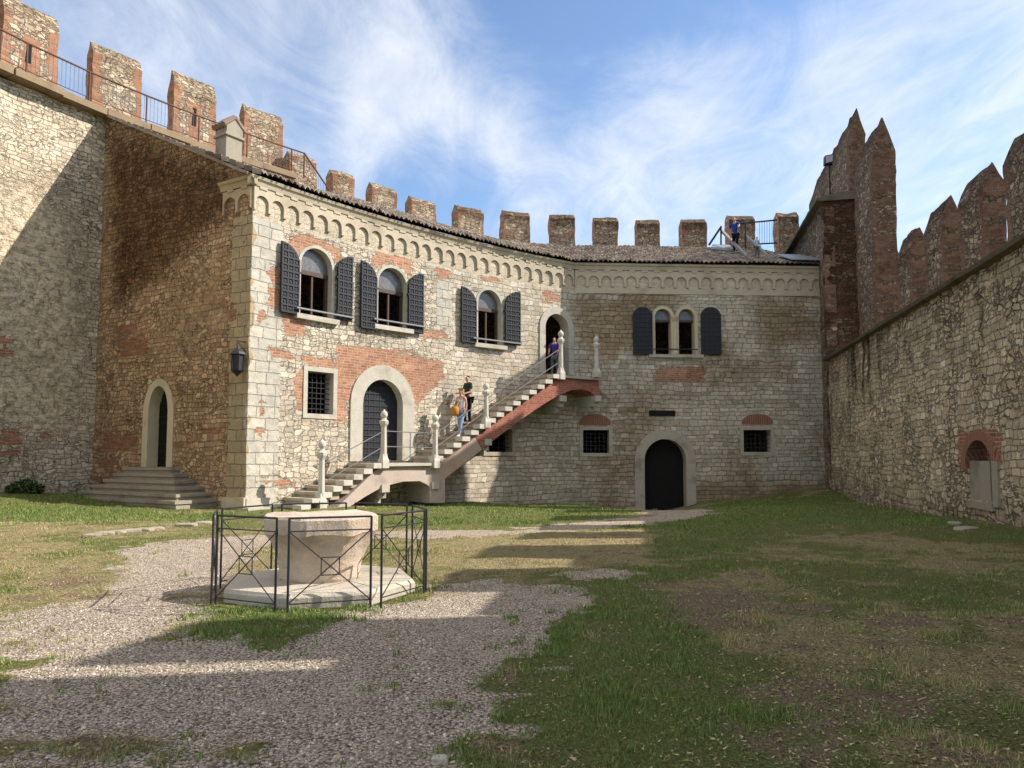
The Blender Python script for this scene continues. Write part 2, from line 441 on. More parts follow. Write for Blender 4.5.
    # brick
    qb = t.vmath('ADD', uv, t.vmath('SCALE', t.vmath('SUBTRACT', n2, (.5, .5, .5)), s=.03))
    bn = bricktex(qb, .27, .088, .011, brick[0], brick[1], bmortar)
    bcol = t.mix(1.0, bn.outputs[0], gray(t.math('ADD', t.math('MULTIPLY', t.math('ADD', fine, mid), .7), .3)), 'MULTIPLY')
    rowv = t.n.new('ShaderNodeTexWhiteNoise'); rowv.noise_dimensions = '2D'; t.link(t.vmath('FLOOR', t.vmath('MULTIPLY', uv, (.9, 5.7, 1))), rowv.inputs['Vector'])
    bm = t.sstep(t.math('ADD', mr, t.math('ADD', t.math('MULTIPLY', t.math('SUBTRACT', t.noise(uv, 5, 5, .75), .5), 1.9), t.math('MULTIPLY', t.math('SUBTRACT', rowv.outputs[0], .5), tooth))), .45, .55)
    col = t.mix(bm, col, bcol)
    h = t.mix(bm, h, gray(t.math('MULTIPLY', t.math('SUBTRACT', 1.0, bn.outputs[1]), .8)))
    # weathering: broad tone and dark crust where the mask says
    col = t.mix(1.0, col, gray(t.math('ADD', t.math('MULTIPLY', big, .75), .62)), 'MULTIPLY')
    st = t.sstep(t.math('ADD', mg, t.math('MULTIPLY', t.math('SUBTRACT', t.noise(uv, 2.4, 6, .72), .5), 1.3)), .2, 1.0)
    col = t.mix(st, col, t.mix(1.0, col, tuple(min(1, c*3.2) for c in stain), 'MULTIPLY'))
    hh = t.n.new('ShaderNodeSeparateColor'); t.link(h, hh.inputs[0])
    hf = t.math('ADD', hh.outputs[0], t.math('MULTIPLY', fine, .35))
    t.bump(hf, bump)
    if disp:
        dn = t.n.new('ShaderNodeDisplacement'); dn.inputs['Midlevel'].default_value = 1.6; dn.inputs['Scale'].default_value = disp
        t.link(hf, dn.inputs['Height']); t.link(dn.outputs[0], t.out.inputs['Displacement']); t.mat.displacement_method = 'BOTH'
    return t.done(col, .93, .12)

M = {}
M['facade'] = masonry('palace stone', [(.4, .34, .255), (.54, .47, .365), (.46, .41, .325), (.51, .42, .305), (.58, .52, .42), (.48, .39, .285)], (.4, .345, .26),
                      size=(.28, .16), rnd=.66, gap=.03, bump=.045, warp=.085, brick=((.34, .135, .075), (.48, .24, .145)), bmortar=(.5, .42, .31), plaster=(.52, .44, .32),
                      ash=((.5, .455, .37), (.41, .38, .32)), var=.38, stain=(.18, .155, .125), coursed=(.4, .185, 7.5, .22))
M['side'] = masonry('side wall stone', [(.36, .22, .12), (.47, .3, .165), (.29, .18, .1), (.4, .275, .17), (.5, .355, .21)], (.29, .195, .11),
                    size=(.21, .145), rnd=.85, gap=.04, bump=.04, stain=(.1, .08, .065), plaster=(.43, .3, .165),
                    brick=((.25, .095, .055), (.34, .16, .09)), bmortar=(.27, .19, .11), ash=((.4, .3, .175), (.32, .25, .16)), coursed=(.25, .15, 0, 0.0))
M['curtain'] = masonry('curtain wall stone', [(.5, .41, .29), (.61, .52, .39), (.45, .37, .26), (.57, .47, .34), (.64, .56, .43)], (.5, .405, .28),
                       size=(.27, .145), rnd=.85, gap=.03, bump=.065, plaster=(.6, .485, .345), brick=((.33, .12, .07), (.43, .19, .11)), var=.4, small=.4, coursed=(.3, .15, 0, 0.0))
M['right'] = masonry('right wall stone', [(.48, .37, .23), (.6, .48, .32), (.53, .42, .27), (.46, .37, .26), (.66, .55, .39)], (.36, .275, .175),
                     size=(.3, .15), rnd=.8, gap=.05, bump=.085, warp=.12, plaster=(.48, .4, .28), brick=((.3, .11, .065), (.38, .17, .1)), var=.48, small=.5, coursed=(.31, .165, 0, 0.0))
M['merlon'] = masonry('battlement stone', [(.4, .31, .21), (.5, .41, .29), (.33, .25, .17), (.43, .34, .24)], (.3, .23, .16), size=(.26, .15), rnd=.9,
                      gap=.045, bump=.045, brick=((.3, .125, .07), (.42, .21, .125)), bmortar=(.36, .27, .18), stain=(.1, .085, .07), tooth=1.0)
M['tower'] = masonry('tower stone', [(.32, .23, .16), (.42, .32, .22), (.25, .18, .13), (.35, .27, .19)], (.2, .145, .1), size=(.24, .13), rnd=.9,
                     gap=.05, bump=.05, brick=((.165, .085, .06), (.25, .14, .1)), bmortar=(.26, .19, .13), stain=(.1, .08, .065), tooth=1.0)

def plain_stone(name, c1, c2, scale=3.0, bump=.012, rough=.85, dark=(.12, .1, .08), damt=.5):
    t = NT(name); p = t.pos(); a = t.noise(p, scale, 6, .65); b = t.noise(p, scale*9, 4, .7); c = t.noise(p, scale*.35, 5, .6)
    col = t.mix(a, c1, c2); g = t.math('ADD', t.math('MULTIPLY', b, .5), .75)
    cc = t.n.new('ShaderNodeCombineColor'); [t.link(g, cc.inputs[i]) for i in range(3)]
    col = t.mix(1.0, col, cc.outputs[0], 'MULTIPLY'); col = t.mix(t.math('MULTIPLY', t.sstep(c, .5, .72), damt), col, dark)
    t.bump(t.math('ADD', a, t.math('MULTIPLY', b, .5)), bump); return t.done(col, rough, .2)
M['trim'] = plain_stone('pale limestone', (.4, .36, .29), (.55, .505, .42), 4, .02, damt=.55, dark=(.27, .24, .19))
M['trim_grey'] = plain_stone('grey limestone', (.37, .32, .25), (.5, .44, .35), 4, .02, damt=.5)
M['sand'] = plain_stone('yellow sandstone', (.46, .38, .25), (.58, .49, .34), 3, damt=.35)
M['frieze'] = plain_stone('frieze plaster', (.42, .35, .25), (.54, .465, .345), 2.2, .02, damt=.45, dark=(.24, .19, .13))
M['tan'] = plain_stone('shaded frieze plaster', (.36, .27, .16), (.47, .36, .22), 2.5, .015, damt=.4)  # darker copy of the frieze plaster: the side return's shade in its colour
M['post'] = plain_stone('white post stone', (.46, .42, .35), (.64, .595, .52), 5, .015, damt=.6, dark=(.3, .265, .21))
M['well'] = plain_stone('pink well stone', (.48, .38, .29), (.62, .51, .4), 5, .03, damt=.75, dark=(.3, .23, .16))
M['slab'] = plain_stone('grey slab stone', (.38, .33, .26), (.55, .49, .4), 3, .03, damt=.7, dark=(.2, .17, .12))
M['tread'] = plain_stone('tread stone', (.37, .31, .23), (.48, .41, .31), 4, .015, damt=.4)
M['stepold'] = plain_stone('old step stone', (.27, .23, .17), (.38, .33, .25), 3, .03, damt=.6)
M['stairplaster'] = plain_stone('pinkish stair plaster', (.42, .33, .27), (.53, .45, .38), 3, .012, damt=.4)
M['cement'] = plain_stone('chimney cement', (.26, .23, .175), (.35, .31, .24), 4, .015, damt=.6)
M['coping'] = plain_stone('dark mossy coping', (.1, .085, .06), (.19, .16, .115), 5, .03, damt=.6, dark=(.05, .05, .03))
M['walk'] = plain_stone('brown walkway slab', (.2, .14, .085), (.31, .23, .14), 3, .02, damt=.5)
def simple(name, col, rough=.6, spec=.3, metal=0.0, scale=20, var=.5, bump=.002):
    t = NT(name); p = t.pos(); a = t.noise(p, scale, 5, .65)
    c = t.mix(a, tuple(x*(1-var*.6) for x in col), tuple(min(1, x*(1+var*.6)) for x in col)); t.bump(a, bump); return t.done(c, rough, spec, metal)
M['shutter'] = simple('grey painted shutter wood', (.024, .025, .03), .6, .3, 0, 14, .6, .004)
M['darkshutter'] = simple('dark shutter wood', (.028, .028, .033), .65, .3, 0, 14, .6, .004)
M['iron'] = simple('wrought iron', (.035, .034, .036), .55, .4, .4, 30, .5, .001)
M['greyiron'] = simple('grey iron rod', (.22, .22, .22), .5, .4, .5, 30, .4, .001)
M['rustiron'] = simple('rusty railing iron', (.12, .06, .038), .75, .3, .2, 30, .6, .001)
M['blackwood_hollow'] = simple('old dark wood and shaded hollow', (.012, .011, .01), .8, .2, 0, 8, .6, .005)  # real dark wood; also stands in for dark hollows
M['beam'] = simple('weathered beam', (.28, .25, .22), .7, .3, 0, 12, .4, .003)
M['lead'] = simple('lead flashing', (.3, .31, .33), .45, .5, .3, 6, .3, .003)
def glass():
    t = NT('old leaded glass'); uv = t.uv(); a = t.noise(t.pos(), 9, 3, .6)
    v = t.vor(t.vmath('MULTIPLY', uv, (13, 13, 1)), 1, 'DISTANCE_TO_EDGE')
    k = t.sstep(v.outputs[0], .02, .09); col = t.mix(k, (.07, .065, .06), t.mix(a, (.06, .055, .05), (.26, .245, .235))); t.bump(a, .01)
    return t.done(col, .18, .6)
M['glass'] = glass()
def tile_mat():
    t = NT('weathered clay tiles'); uv = t.uv(); p = t.pos()
    q = t.vmath('FLOOR', uv); wn = t.n.new('ShaderNodeTexWhiteNoise'); wn.noise_dimensions = '2D'; t.link(q, wn.inputs['Vector'])
    col = t.ramp(wn.outputs[0], [(0, (.12, .085, .07)), (.3, (.22, .155, .12)), (.55, (.31, .23, .175)), (.8, (.28, .245, .2)), (1, (.44, .37, .3))])
    a = t.noise(p, 2.2, 6, .7); b = t.noise(p, 22, 4, .7)
    col = t.mix(t.sstep(a, .42, .68, 0, .8), col, (.16, .135, .105)); col = t.mix(t.sstep(b, .58, .72, 0, .7), col, (.42, .4, .31))
    t.bump(b, .01); return t.done(col, .92, .1)
M['tile'] = tile_mat()
def cloth(name, c): return simple(name, c, .9, .1, 0, 25, .35, .004)
M['skin'] = simple('skin', (.5, .28, .19), .5, .3, 0, 30, .15, .001)
M['hairdark'] = simple('dark hair', (.02, .015, .012), .6, .3, 0, 60, .5, .003)
M['hairblond'] = simple('blond hair', (.42, .29, .15), .6, .3, 0, 60, .4, .003)

# ================================================================== RIGHT, LEFT, PALACE
palace = thing('palace', (CX, CYY, 0), 'two-storey curved stone palace with arched windows, frieze and tiled roof', 'building')
Z_EAVE = 9.86
def opening(cu, x0, x1, yt, yb, o=0.0, xm=None):
    xm = (x0+x1)/2 if xm is None else xm
    s0, _ = cu.hit(x0, (yt+yb)/2, o); s1, _ = cu.hit(x1, (yt+yb)/2, o)
    _, zt = cu.hit(xm, yt, o); _, zb = cu.hit(xm, yb, o); return s0, s1, zb, zt
W1 = opening(F, 300.5, 332, 248.5, 317); W2 = opening(F, 378, 406.5, 268, 327); W3 = opening(F, 478, 501, 290, 344.5)
W4a = opening(F, 655, 671, 309, 354.5); W4b = opening(F, 678.5, 694.5, 309, 354.5)
D1 = opening(F, 362, 402, 379.5, 461); D2 = opening(F, 545, 568, 314, 374); D3 = opening(F, 644.5, 686, 439, 508)
W5 = opening(F, 307, 333, 372, 414); W6 = opening(F, 486, 512, 429, 452); W7 = opening(F, 583, 609, 430, 453); W8 = opening(F, 743.5, 771, 430, 452)
op_arch = {'W1': W1, 'W2': W2, 'W3': W3, 'D1': D1, 'D2': D2, 'D3': D3}
frame_w = {'W1': .1, 'W2': .1, 'W3': .1, 'D1': .5, 'D2': .3, 'D3': .42}
D3 = (D3[0], D3[1], -1.0, D3[3]); op_arch['D3'] = D3
inner = {k: arch_poly(*v) for k, v in op_arch.items()}
def frame_poly(k):
    s0, s1, zb, zt = op_arch[k]; w = frame_w[k]
    return arch_poly(s0-w, s1+w, zb-(.0 if k[0] == 'D' else .0), zt+w)
outer = {k: frame_poly(k) for k in inner}
for k, v in (('W5', W5), ('W6', W6), ('W7', W7), ('W8', W8)):
    inner[k] = rect_poly(*v); w = .15; outer[k] = rect_poly(v[0]-w, v[1]+w, v[2]-w, v[3]+w)
w4 = (W4a[0]-.14, W4b[1]+.14, W4a[2], W4a[3]+.14)
inner['W4a'] = arch_poly(*W4a); inner['W4b'] = arch_poly(*W4b)
def twin_poly():
    A = arch_poly(W4a[0]-.14, W4a[1]+.14, W4a[2], W4a[3]+.14); B = arch_poly(W4b[0]-.14, W4b[1]+.14, W4b[2], W4b[3]+.14)
    mid = (W4a[1]+W4b[0])/2
    right = [p for p in B[2:] if p[0] >= mid]; leftp = [p for p in A[2:] if p[0] <= mid]
    return [(W4a[0]-.14, W4a[2]), (W4b[1]+.14, W4a[2])]+right+leftp
outer['W4'] = twin_poly()
# brick patches, stains, quoins on the front (read off the photo)
FBR = [patch(F, [(290, 250), (292, 236), (318, 236), (340, 250), (343, 268), (330, 252), (312, 246), (298, 256)]), patch(F, [(373, 268), (374, 248), (411, 258), (411, 288), (404, 268), (390, 262)]), pbox(F, 270, 280, 267, 310), pbox(F, 285, 303, 316, 334), pbox(F, 269, 292, 349, 360),
       pbox(F, 303, 333, 357, 367), pbox(F, 296, 304, 372, 410), pbox(F, 333, 347, 372, 421),
       patch(F, [(336, 400), (336, 345), (375, 347), (443, 360), (444, 376), (425, 396), (417, 408), (405, 382), (385, 366), (358, 380), (350, 402)]),
       pbox(F, 259, 265, 310, 319), pbox(F, 259, 266, 404, 416), pbox(F, 257, 263, 430, 439), pbox(F, 277, 292, 478, 488), pbox(F, 258, 279, 473, 479),
       pbox(F, 437, 450, 271, 279), pbox(F, 422, 446, 329, 338), pbox(F, 480, 500, 273, 281), pbox(F, 655, 704, 366, 382), pbox(F, 334, 342, 405, 420), pbox(F, 543, 560, 293, 302)]
FASH = [[(0, -1), (1.1, -1), (1.1, 9.4), (0, 9.4)], pbox(F, 436, 452, 280, 335), pbox(F, 600, 636, 310, 500)]
FST = [patch(F, [(575, 296), (660, 296), (700, 320), (652, 345), (600, 350), (572, 330)]), pbox(F, 470, 560, 268, 292), pbox(F, 720, 812, 296, 345)]
FAS2 = [pbox(F, 470, 812, 380, 520)]
def paint_front(V):
    br = inmask(V, FBR, .22); st = .5*inmask(V, FST[:1], .8)+.22*inmask(V, FST[1:], .8)
    st += .3*smooth(.9, 0, np.abs(V[:, 1]-ground_z(*F.at(V[:, 0]).T)))
    # right of the bend: weathered patches, plus darkening that deepens the wing's shade
    wing = smooth(L1-1.5, L1+1.5, V[:, 0]); st += .2*wing+wing*.55*smooth(.38, .72, fbm(V*.5+3.3, 31, 5))
    st += .3*wing*smooth(1.8, .2, V[:, 1]+.5)
    a = inmask(V, FASH[:1], .2); a = np.maximum(a, inmask(V, FASH[1:2], .2)*.9)
    pl = .45*smooth(L1, 0, V[:, 0])*fbm(V*.7, 5)+.1
    up = smooth(8.62, 8.72, V[:, 1]); br = br*(1-up); a = a*(1-up); pl = np.maximum(pl, 1.5*up); st = st*(1-.6*up)
    return np.column_stack([br, st, a, pl])
mb = MB()
cuts = [outer[k] for k in ('W1', 'W2', 'W3', 'W4', 'D1', 'D2', 'D3', 'W5', 'W6', 'W7', 'W8')]
# doors reach the wall foot or a landing: keep their outlines inside the sheet
solid(mb, F, rect_poly(0, LF-.02, -1.2, Z_EAVE-.1), cuts, 0, .5, step=.075, paint=paint_front, back=False)
mb.rough(.02, 2.2).build('front_wall', M['facade'], palace)

# side wall of the palace, in shade
SD = opening(SIDE, 148.5, 168, 386, 467)
sd_in = arch_poly(*SD, rise=(SD[1]-SD[0])*.85); sd_out = arch_poly(SD[0]-.28, SD[1]+.28, SD[2], SD[3]+.24, rise=(SD[1]-SD[0]+.56)*.75)
ZJ = 13.62
side_poly = [(0, -1), (LS, -1), (LS, 9.9), (0, ZJ)]
SBR = [pbox(SIDE, 118, 150, 322, 333), pbox(SIDE, 118, 150, 336, 362), pbox(SIDE, 100, 142, 430, 452), pbox(SIDE, 96, 118, 455, 480), pbox(SIDE, 205, 222, 425, 440), pbox(SIDE, 222, 238, 300, 320)]
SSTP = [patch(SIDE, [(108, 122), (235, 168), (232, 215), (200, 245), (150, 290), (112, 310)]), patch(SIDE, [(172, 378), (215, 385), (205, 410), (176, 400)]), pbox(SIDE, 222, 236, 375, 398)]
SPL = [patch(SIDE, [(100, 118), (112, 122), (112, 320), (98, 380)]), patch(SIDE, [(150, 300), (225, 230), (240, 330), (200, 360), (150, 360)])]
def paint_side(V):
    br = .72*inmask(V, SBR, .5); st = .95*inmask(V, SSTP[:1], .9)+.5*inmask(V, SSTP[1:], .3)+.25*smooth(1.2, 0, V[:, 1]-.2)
    a = np.maximum(smooth(LS-.95, LS-.75, V[:, 0])*smooth(8.9, 8.6, V[:, 1]), 0)
    pl = .45*inmask(V, SPL, .7)+.08
    return np.column_stack([br, st, a, pl])
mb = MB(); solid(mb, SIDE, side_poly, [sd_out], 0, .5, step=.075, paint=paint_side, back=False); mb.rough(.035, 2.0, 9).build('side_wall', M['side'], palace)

# cornice: fascia, blind arcade frieze on both faces
ZF0 = 8.93; ZF1 = 9.58
def frieze(cu, s0, s1, n, name):
    mb = MB(); p = (s1-s0)/n; c = .1; r = (p-c)/2
    bot = []
    for i in range(n):
        a = s0+i*p
        bot += [(a, ZF0), (a+c/2, ZF0)]
        zs = ZF0+.2
        bot += [(a+p/2-r*math.cos(math.pi*k/10), zs+r*math.sin(math.pi*k/10)) for k in range(11)]
        bot += [(a+p-c/2, ZF0)]
    bot.append((s1, ZF0))
    q = [bot[0]]
    for x in bot[1:]:
        if abs(x[0]-q[-1][0])+abs(x[1]-q[-1][1]) > 1e-4: q.append(x)
    top = [(x, ZF1) for x in np.linspace(s1, s0, max(2, int((s1-s0)/.4)+1))]
    solid(mb, cu, q+top, [], -.075, .03)
    for i in range(n):                      # small corbel under each springing
        a = s0+i*p; mb.cbox(cu, max(s0, a-.06), a+.06, -.085, .02, ZF0-.05, ZF0-.003)
        mb.cbox(cu, a+p*.5-.1, a+p*.5+.16, -.1, .02, ZF1-.04, ZF1+.03)
    return mb
frieze(F, .0, L1-.03, 26, 'f').rough(.006, 5).build('arcade_frieze', M['frieze'], palace)
frieze(F, L1+.03, LF-.05, 20, 'f').rough(.006, 5).build('arcade_frieze', M['frieze'], palace)
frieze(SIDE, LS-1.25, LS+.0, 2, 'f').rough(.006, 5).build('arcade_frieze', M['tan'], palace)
mb = MB()
def strip(mb, cu, sa, sb, prof, n):
    """sweep an (o,z) profile along the wall"""
    ss = np.linspace(sa, sb, n)
    P = np.zeros((n, len(prof), 3)); U = np.zeros((n, len(prof), 2))
    for j, (o, z) in enumerate(prof):
        P[:, j, :2] = cu.at(ss, o); P[:, j, 2] = z; U[:, j, 0] = ss; U[:, j, 1] = z+abs(o)
    mb.grid(P, U); mb.add(P[0], [tuple(range(len(prof)))]); mb.add(P[-1], [tuple(range(len(prof)-1, -1, -1))])
prof = [(.02, ZF1+.035), (-.08, ZF1+.04), (-.085, 9.64), (-.12, 9.77), (-.17, 9.8), (-.2, 9.88), (.02, 9.88)]
strip(mb, F, -.18, LF-.04, prof, 120); mb.rough(.005, 4)
mb.build('cornice', M['frieze'], palace)
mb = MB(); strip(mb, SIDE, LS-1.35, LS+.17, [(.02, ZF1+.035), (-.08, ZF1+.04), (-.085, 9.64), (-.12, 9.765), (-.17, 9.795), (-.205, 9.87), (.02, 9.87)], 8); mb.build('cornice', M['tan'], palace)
mb = MB(); mb.cbox(F, L1+.02, LF-.06, -.035, .02, 8.6, 8.86)
mb.rough(.006, 4).build('string_band', M['frieze'], palace)

# roof of barrel tiles
roofpts = FSAMP
def build_roof():
    per = .21; rows = 22; sub = 6
    base = [(p, th, s) for p, th, s in roofpts]
    mid = np.array([p+3.8*np.array([-math.sin(th), math.cos(th)]) for p, th, s in base])
    dist = np.concatenate([[0], np.cumsum(np.linalg.norm(np.diff(mid, axis=0), axis=1))])
    n = int(dist[-1]/per)*sub; dd = np.linspace(0, dist[-1], n+1)
    px = np.interp(dd, dist, [b[0][0] for b in base]); py = np.interp(dd, dist, [b[0][1] for b in base])
    th = np.interp(dd, dist, [b[1] for b in base]); ss = np.interp(dd, dist, [b[2] for b in base])
    ztop = np.interp(ss, [0, 2.5, 5.5, 8, 10, 13, 15, 30], [13.45, 13.2, 13.2, 13.4, 13.3, 13.05, 12.85, 12.85])
    phase = np.arange(n+1)/sub
    vs = []
    for r in range(rows): vs += [(r/rows, 0), ((r+.97)/rows, 1)]
    vs = vs+[(1.0, 1)]
    P = np.zeros((n+1, len(vs), 3)); U = np.zeros((n+1, len(vs), 2))
    tile = np.floor(phase).astype(int)
    for j, (v, up) in enumerate(vs):
        row = min(int(v*rows), rows-1)
        jit = RNG.random(tile.max()+2)[tile]; jit2 = RNG.random(tile.max()+2)[tile]
        if j % 2 == 1 or j == 0: js = (jit, jit2)
        o = -.3+v*(OFFK+.3)
        o = o+(js[0]-.5)*.08*(1 if j > 0 else 1.2)
        P[:, j, 0] = px-np.sin(th)*o; P[:, j, 1] = py+np.cos(th)*o
        sag = .10*(fbm(np.column_stack([ss*.6, np.full(n+1, v*4)]), 3)-.5)
        # barrel profile: round ridge and narrow valley, each row overlapping the one below
        prof = np.abs(np.cos(math.pi*phase))
        P[:, j, 2] = 9.92+(ztop-9.92)*v+.085*prof+(.045 if not up else 0)+(js[1]-.5)*.035+sag
        U[:, j, 0] = np.floor(phase+.5)+.5; U[:, j, 1] = row+.5
    mb = MB(); mb.grid(P, U)
    # thickness at the eave: a skirt under the first row
    Q = np.zeros((n+1, 2, 3)); Q[:, 1] = P[:, 0]; Q[:, 0] = P[:, 0]; Q[:, 0, 2] -= .035; mb.grid(Q, np.repeat(U[:, :1], 2, 1))
    # verge over the side wall
    Q = np.zeros((2, len(vs), 3)); Q[0] = P[0]; Q[1] = P[0]; Q[1, :, 2] -= .16; mb.grid(Q, np.stack([U[0], U[0]]))
    return mb
build_roof().build('roof', M['tile'], palace)
roof = bpy.data.objects['roof']
# soffit boards under the tiles, closing the roof
mb = MB(); n = len(roofpts); P = np.zeros((n, 3, 3))
for i, (p, th, s) in enumerate(roofpts):
    zt = float(np.interp(s, [0, 2.5, 5.5, 8, 10, 13, 15, 30], [13.45, 13.2, 13.2, 13.4, 13.3, 13.05, 12.85, 12.85]))
    for j, v in enumerate((0, .5, 1)):
        o = -.19+v*(OFFK+.19); P[i, j] = (p[0]-math.sin(th)*o, p[1]+math.cos(th)*o, 9.895+(zt-9.92)*v-.05*(v > 0))
mb.grid(P, flip=True); mb.build('roof_deck', M['beam'], palace)
# raked verge course along the top of the side wall
mb = MB(); P = []
c0 = SIDE.p3(-.05, -.16, ZJ-.06); c1 = SIDE.p3(LS-.1, -.16, 9.92); c2 = SIDE.p3(LS-.1, .3, 9.92); c3 = SIDE.p3(-.05, .3, ZJ-.06)
mb.hexa([c0, c1, c2, c3]+[(a, b, z+.1) for a, b, z in (c0, c1, c2, c3)])
mb.build('verge', M['tile'], palace)
# chimney on the roof
d_ = ray(229, 140); ch = np.array([d_[0]/d_[1]*24.3, 24.3]); CHS = .72
mb = MB(); t = np.array([math.cos(TH0), math.sin(TH0)]); nn = np.array([-t[1], t[0]])
def fr(cx, cy, a, b, z): a = a*CHS; b = b*CHS; return (cx+t[0]*a+nn[0]*b, cy+t[1]*a+nn[1]*b, z)
def obox(mb, cx, cy, a0, a1, b0, b1, z0, z1):
    q = [fr(cx, cy, a0, b0, z0), fr(cx, cy, a1, b0, z0), fr(cx, cy, a1, b1, z0), fr(cx, cy, a0, b1, z0)]
    mb.hexa(q+[(x, y, z1) for x, y, _ in q])
obox(mb, *ch, -.42, .42, -.42, .42, 10.6, 12.25)
a = .5; g = [fr(*ch, -a, -a, 12.25), fr(*ch, a, -a, 12.25), fr(*ch, a, a, 12.25), fr(*ch, -a, a, 12.25)]
mb.hexa(g+[(x, y, 12.33) for x, y, _ in g])
mb.add([fr(*ch, -.42, -.45, 12.33), fr(*ch, .42, -.45, 12.33), fr(*ch, .42, .45, 12.33), fr(*ch, -.42, .45, 12.33), fr(*ch, 0, -.45, 12.9), fr(*ch, 0, .45, 12.9), fr(*ch, -.42, -.45, 12.6), fr(*ch, .42, -.45, 12.6), fr(*ch, .42, .45, 12.6), fr(*ch, -.42, .45, 12.6)],
       [(0, 1, 7, 4, 6), (2, 3, 9, 5, 8), (1, 2, 8, 7), (3, 0, 6, 9), (7, 8, 5, 4), (9, 6, 4, 5)])
chim = mb.rough(.012, 3).build('chimney', M['cement'], roof)
mb = MB()
for sgn in (-1, 1):
    for k in range(4):
        b0 = -.5+k*.25; u = .5; mb.tube(fr(*ch, sgn*.56, b0+.125, 12.58), fr(*ch, 0, b0+.125, 12.95), .1, 8)
mb.build('chimney_tiles', M['tile'], roof)

# --- windows and doors
def frame_part(kind, holes, out, o0, o1, mat, parent, step=None):
    mb = MB(); solid(mb, F, out, holes, o0, o1, step=step); mb.rough(.006, 6); return mb.build(kind, mat, parent)
def anchor(name, s, z, cu=F, label=None):
    """the frame mesh of an opening is the part; its pieces hang below"""
    pass
def lattice_leaf(cu, poly, o0, o1, s0, s1, zb, zt, nx, pitch, bar=.05, proud=.022, mat=None):
    mb = MB(); solid(mb, cu, poly, [], o0, o1)
    def top_at(s):
        A = np.array(poly); P = np.array([(s, z) for z in np.linspace(zb, zt, 60)]); ins = sdf_poly(P, poly) < 0
        return P[ins, 1].max() if ins.any() else zb
    for k in range(nx+1):
        s = s0+.03+(s1-s0-.06)*k/nx; z = top_at(min(max(s, s0+.02), s1-.02)); mb.cbox(cu, s-bar/2, s+bar/2, o0-proud, o0+.001, zb+.01, z-.02)
    nz = max(1, int((zt-zb)/pitch))
    for k in range(nz+1):
        z = zb+.04+(zt-zb-.1)*k/nz
        P = np.array([(s, z) for s in np.linspace(s0, s1, 50)]); ins = sdf_poly(P, poly) < -.02
        if ins.any(): mb.cbox(cu, P[ins, 0].min(), P[ins, 0].max(), o0-proud-.006, o0+.002, z-bar/2, z+bar/2)
    nz2 = nz
    for k in range(nz):                    # domed studs between the bars
        for i in range(nx):
            s = s0+.03+(s1-s0-.06)*(i+.5)/nx; z = zb+.04+(zt-zb-.1)*(k+.5)/nz
            if sdf_poly(np.array([(s, z)]), poly)[0] < -.05:
                mb.cbox(cu, s-.035, s+.035, o0-.016, o0+.003, z-.035, z+.035)
    return mb
def window_arched(key, shl, shr):
    s0, s1, zb, zt = op_arch[key]; r = (s1-s0)/2; zs = zt-r
    fr_ = frame_part('window', [inner[key]], outer[key], -.015, .42, M['trim'], palace)
    mb = MB(); mb.cbox(F, s0-.22, s1+.22, -.16, .1, zb-.16, zb-.004); mb.rough(.02, 5).build('sill', M['trim'], fr_)
    # fanlight and transom set back in the reveal
    mb = MB(); pl = [(s0+.04, zs-.1), (s1-.04, zs-.1)]+[(s0+r+(r-.04)*math.cos(math.pi*k/12), zs-.1+(r+.06)*math.sin(math.pi*k/12)) for k in range(13)][0:]
    pl2 = [pl[0], pl[1]]+[p for p in pl[2:]]
    solid(mb, F, grow(arch_poly(s0+.03, s1-.03, zs-.12, zt-.03), 0), [], .24, .26); mb.build('fanlight', M['glass'], fr_)
    mb = MB(); mb.cbox(F, s0+.005, s1-.005, .2, .31, zs-.26, zs-.125); mb.cbox(F, s1-.1, s1-.005, .22, .3, zb+.01, zs-.265); mb.cbox(F, s0+.005, s0+.08, .22, .3, zb+.01, zs-.265)
    mb.cbox(F, (s0+s1)/2-.03, (s0+s1)/2+.03, .225, .295, zb+.01, zs-.265)
    mb.build('casement', M['darkframe'], fr_)
    for (x0, x1, yt, yb), side in ((shl, -1), (shr, 1)):
        a, b, z0, z1 = opening(F, x0, x1, yt, yb, -.09, xm=(x0 if side < 0 else x1))
        rr = b-a; rise = min(.62, rr*.9)
        if side < 0: poly = [(a, z0), (b, z0), (b, z1-rise)]+[(a+rr*math.cos(q), z1-rise+rise*math.sin(q)) for q in np.linspace(.12, math.pi/2, 8)]
        else: poly = [(a, z0), (b, z0), (b, z1)]+[(b-rr*math.cos(q), z1-rise+rise*math.sin(q)) for q in np.linspace(math.pi/2-.1, 0, 8)]
        lattice_leaf(F, poly, -.13, -.07, a, b, z0, z1, 3, .2).build('shutter', M['shutter'], fr_)
        hs = b if side < 0 else a
        for z in (z0+.25, z1-rise-.25): mb = MB(); mb.cbox(F, hs-.03, hs+.05, -.14, -.03, z-.03, z+.03); mb.build('hinge', M['iron'], fr_)
    mb = MB(); a = F.hit(shl[1]-3, shl[3]-3, -.17); b = F.hit(shr[1]+1, shr[3]-6, -.17)
    mb.tube(F.p3(a[0], -.2, zb+.14), F.p3(b[0], -.2, zb+.14), .035, 6); mb.build('crossbar', M['greyiron'], fr_)
    return fr_
M['darkframe'] = simple('dark casement wood', (.07, .045, .03), .6, .3, 0, 15, .4, .003)
window_arched('W1', (280.5, 299, 240.5, 312), (337, 352, 257, 322))
window_arched('W2', (360.5, 376.5, 260, 328), (408, 423, 274, 334))
window_arched('W3', (461, 476, 286, 342), (505, 520, 292, 346))
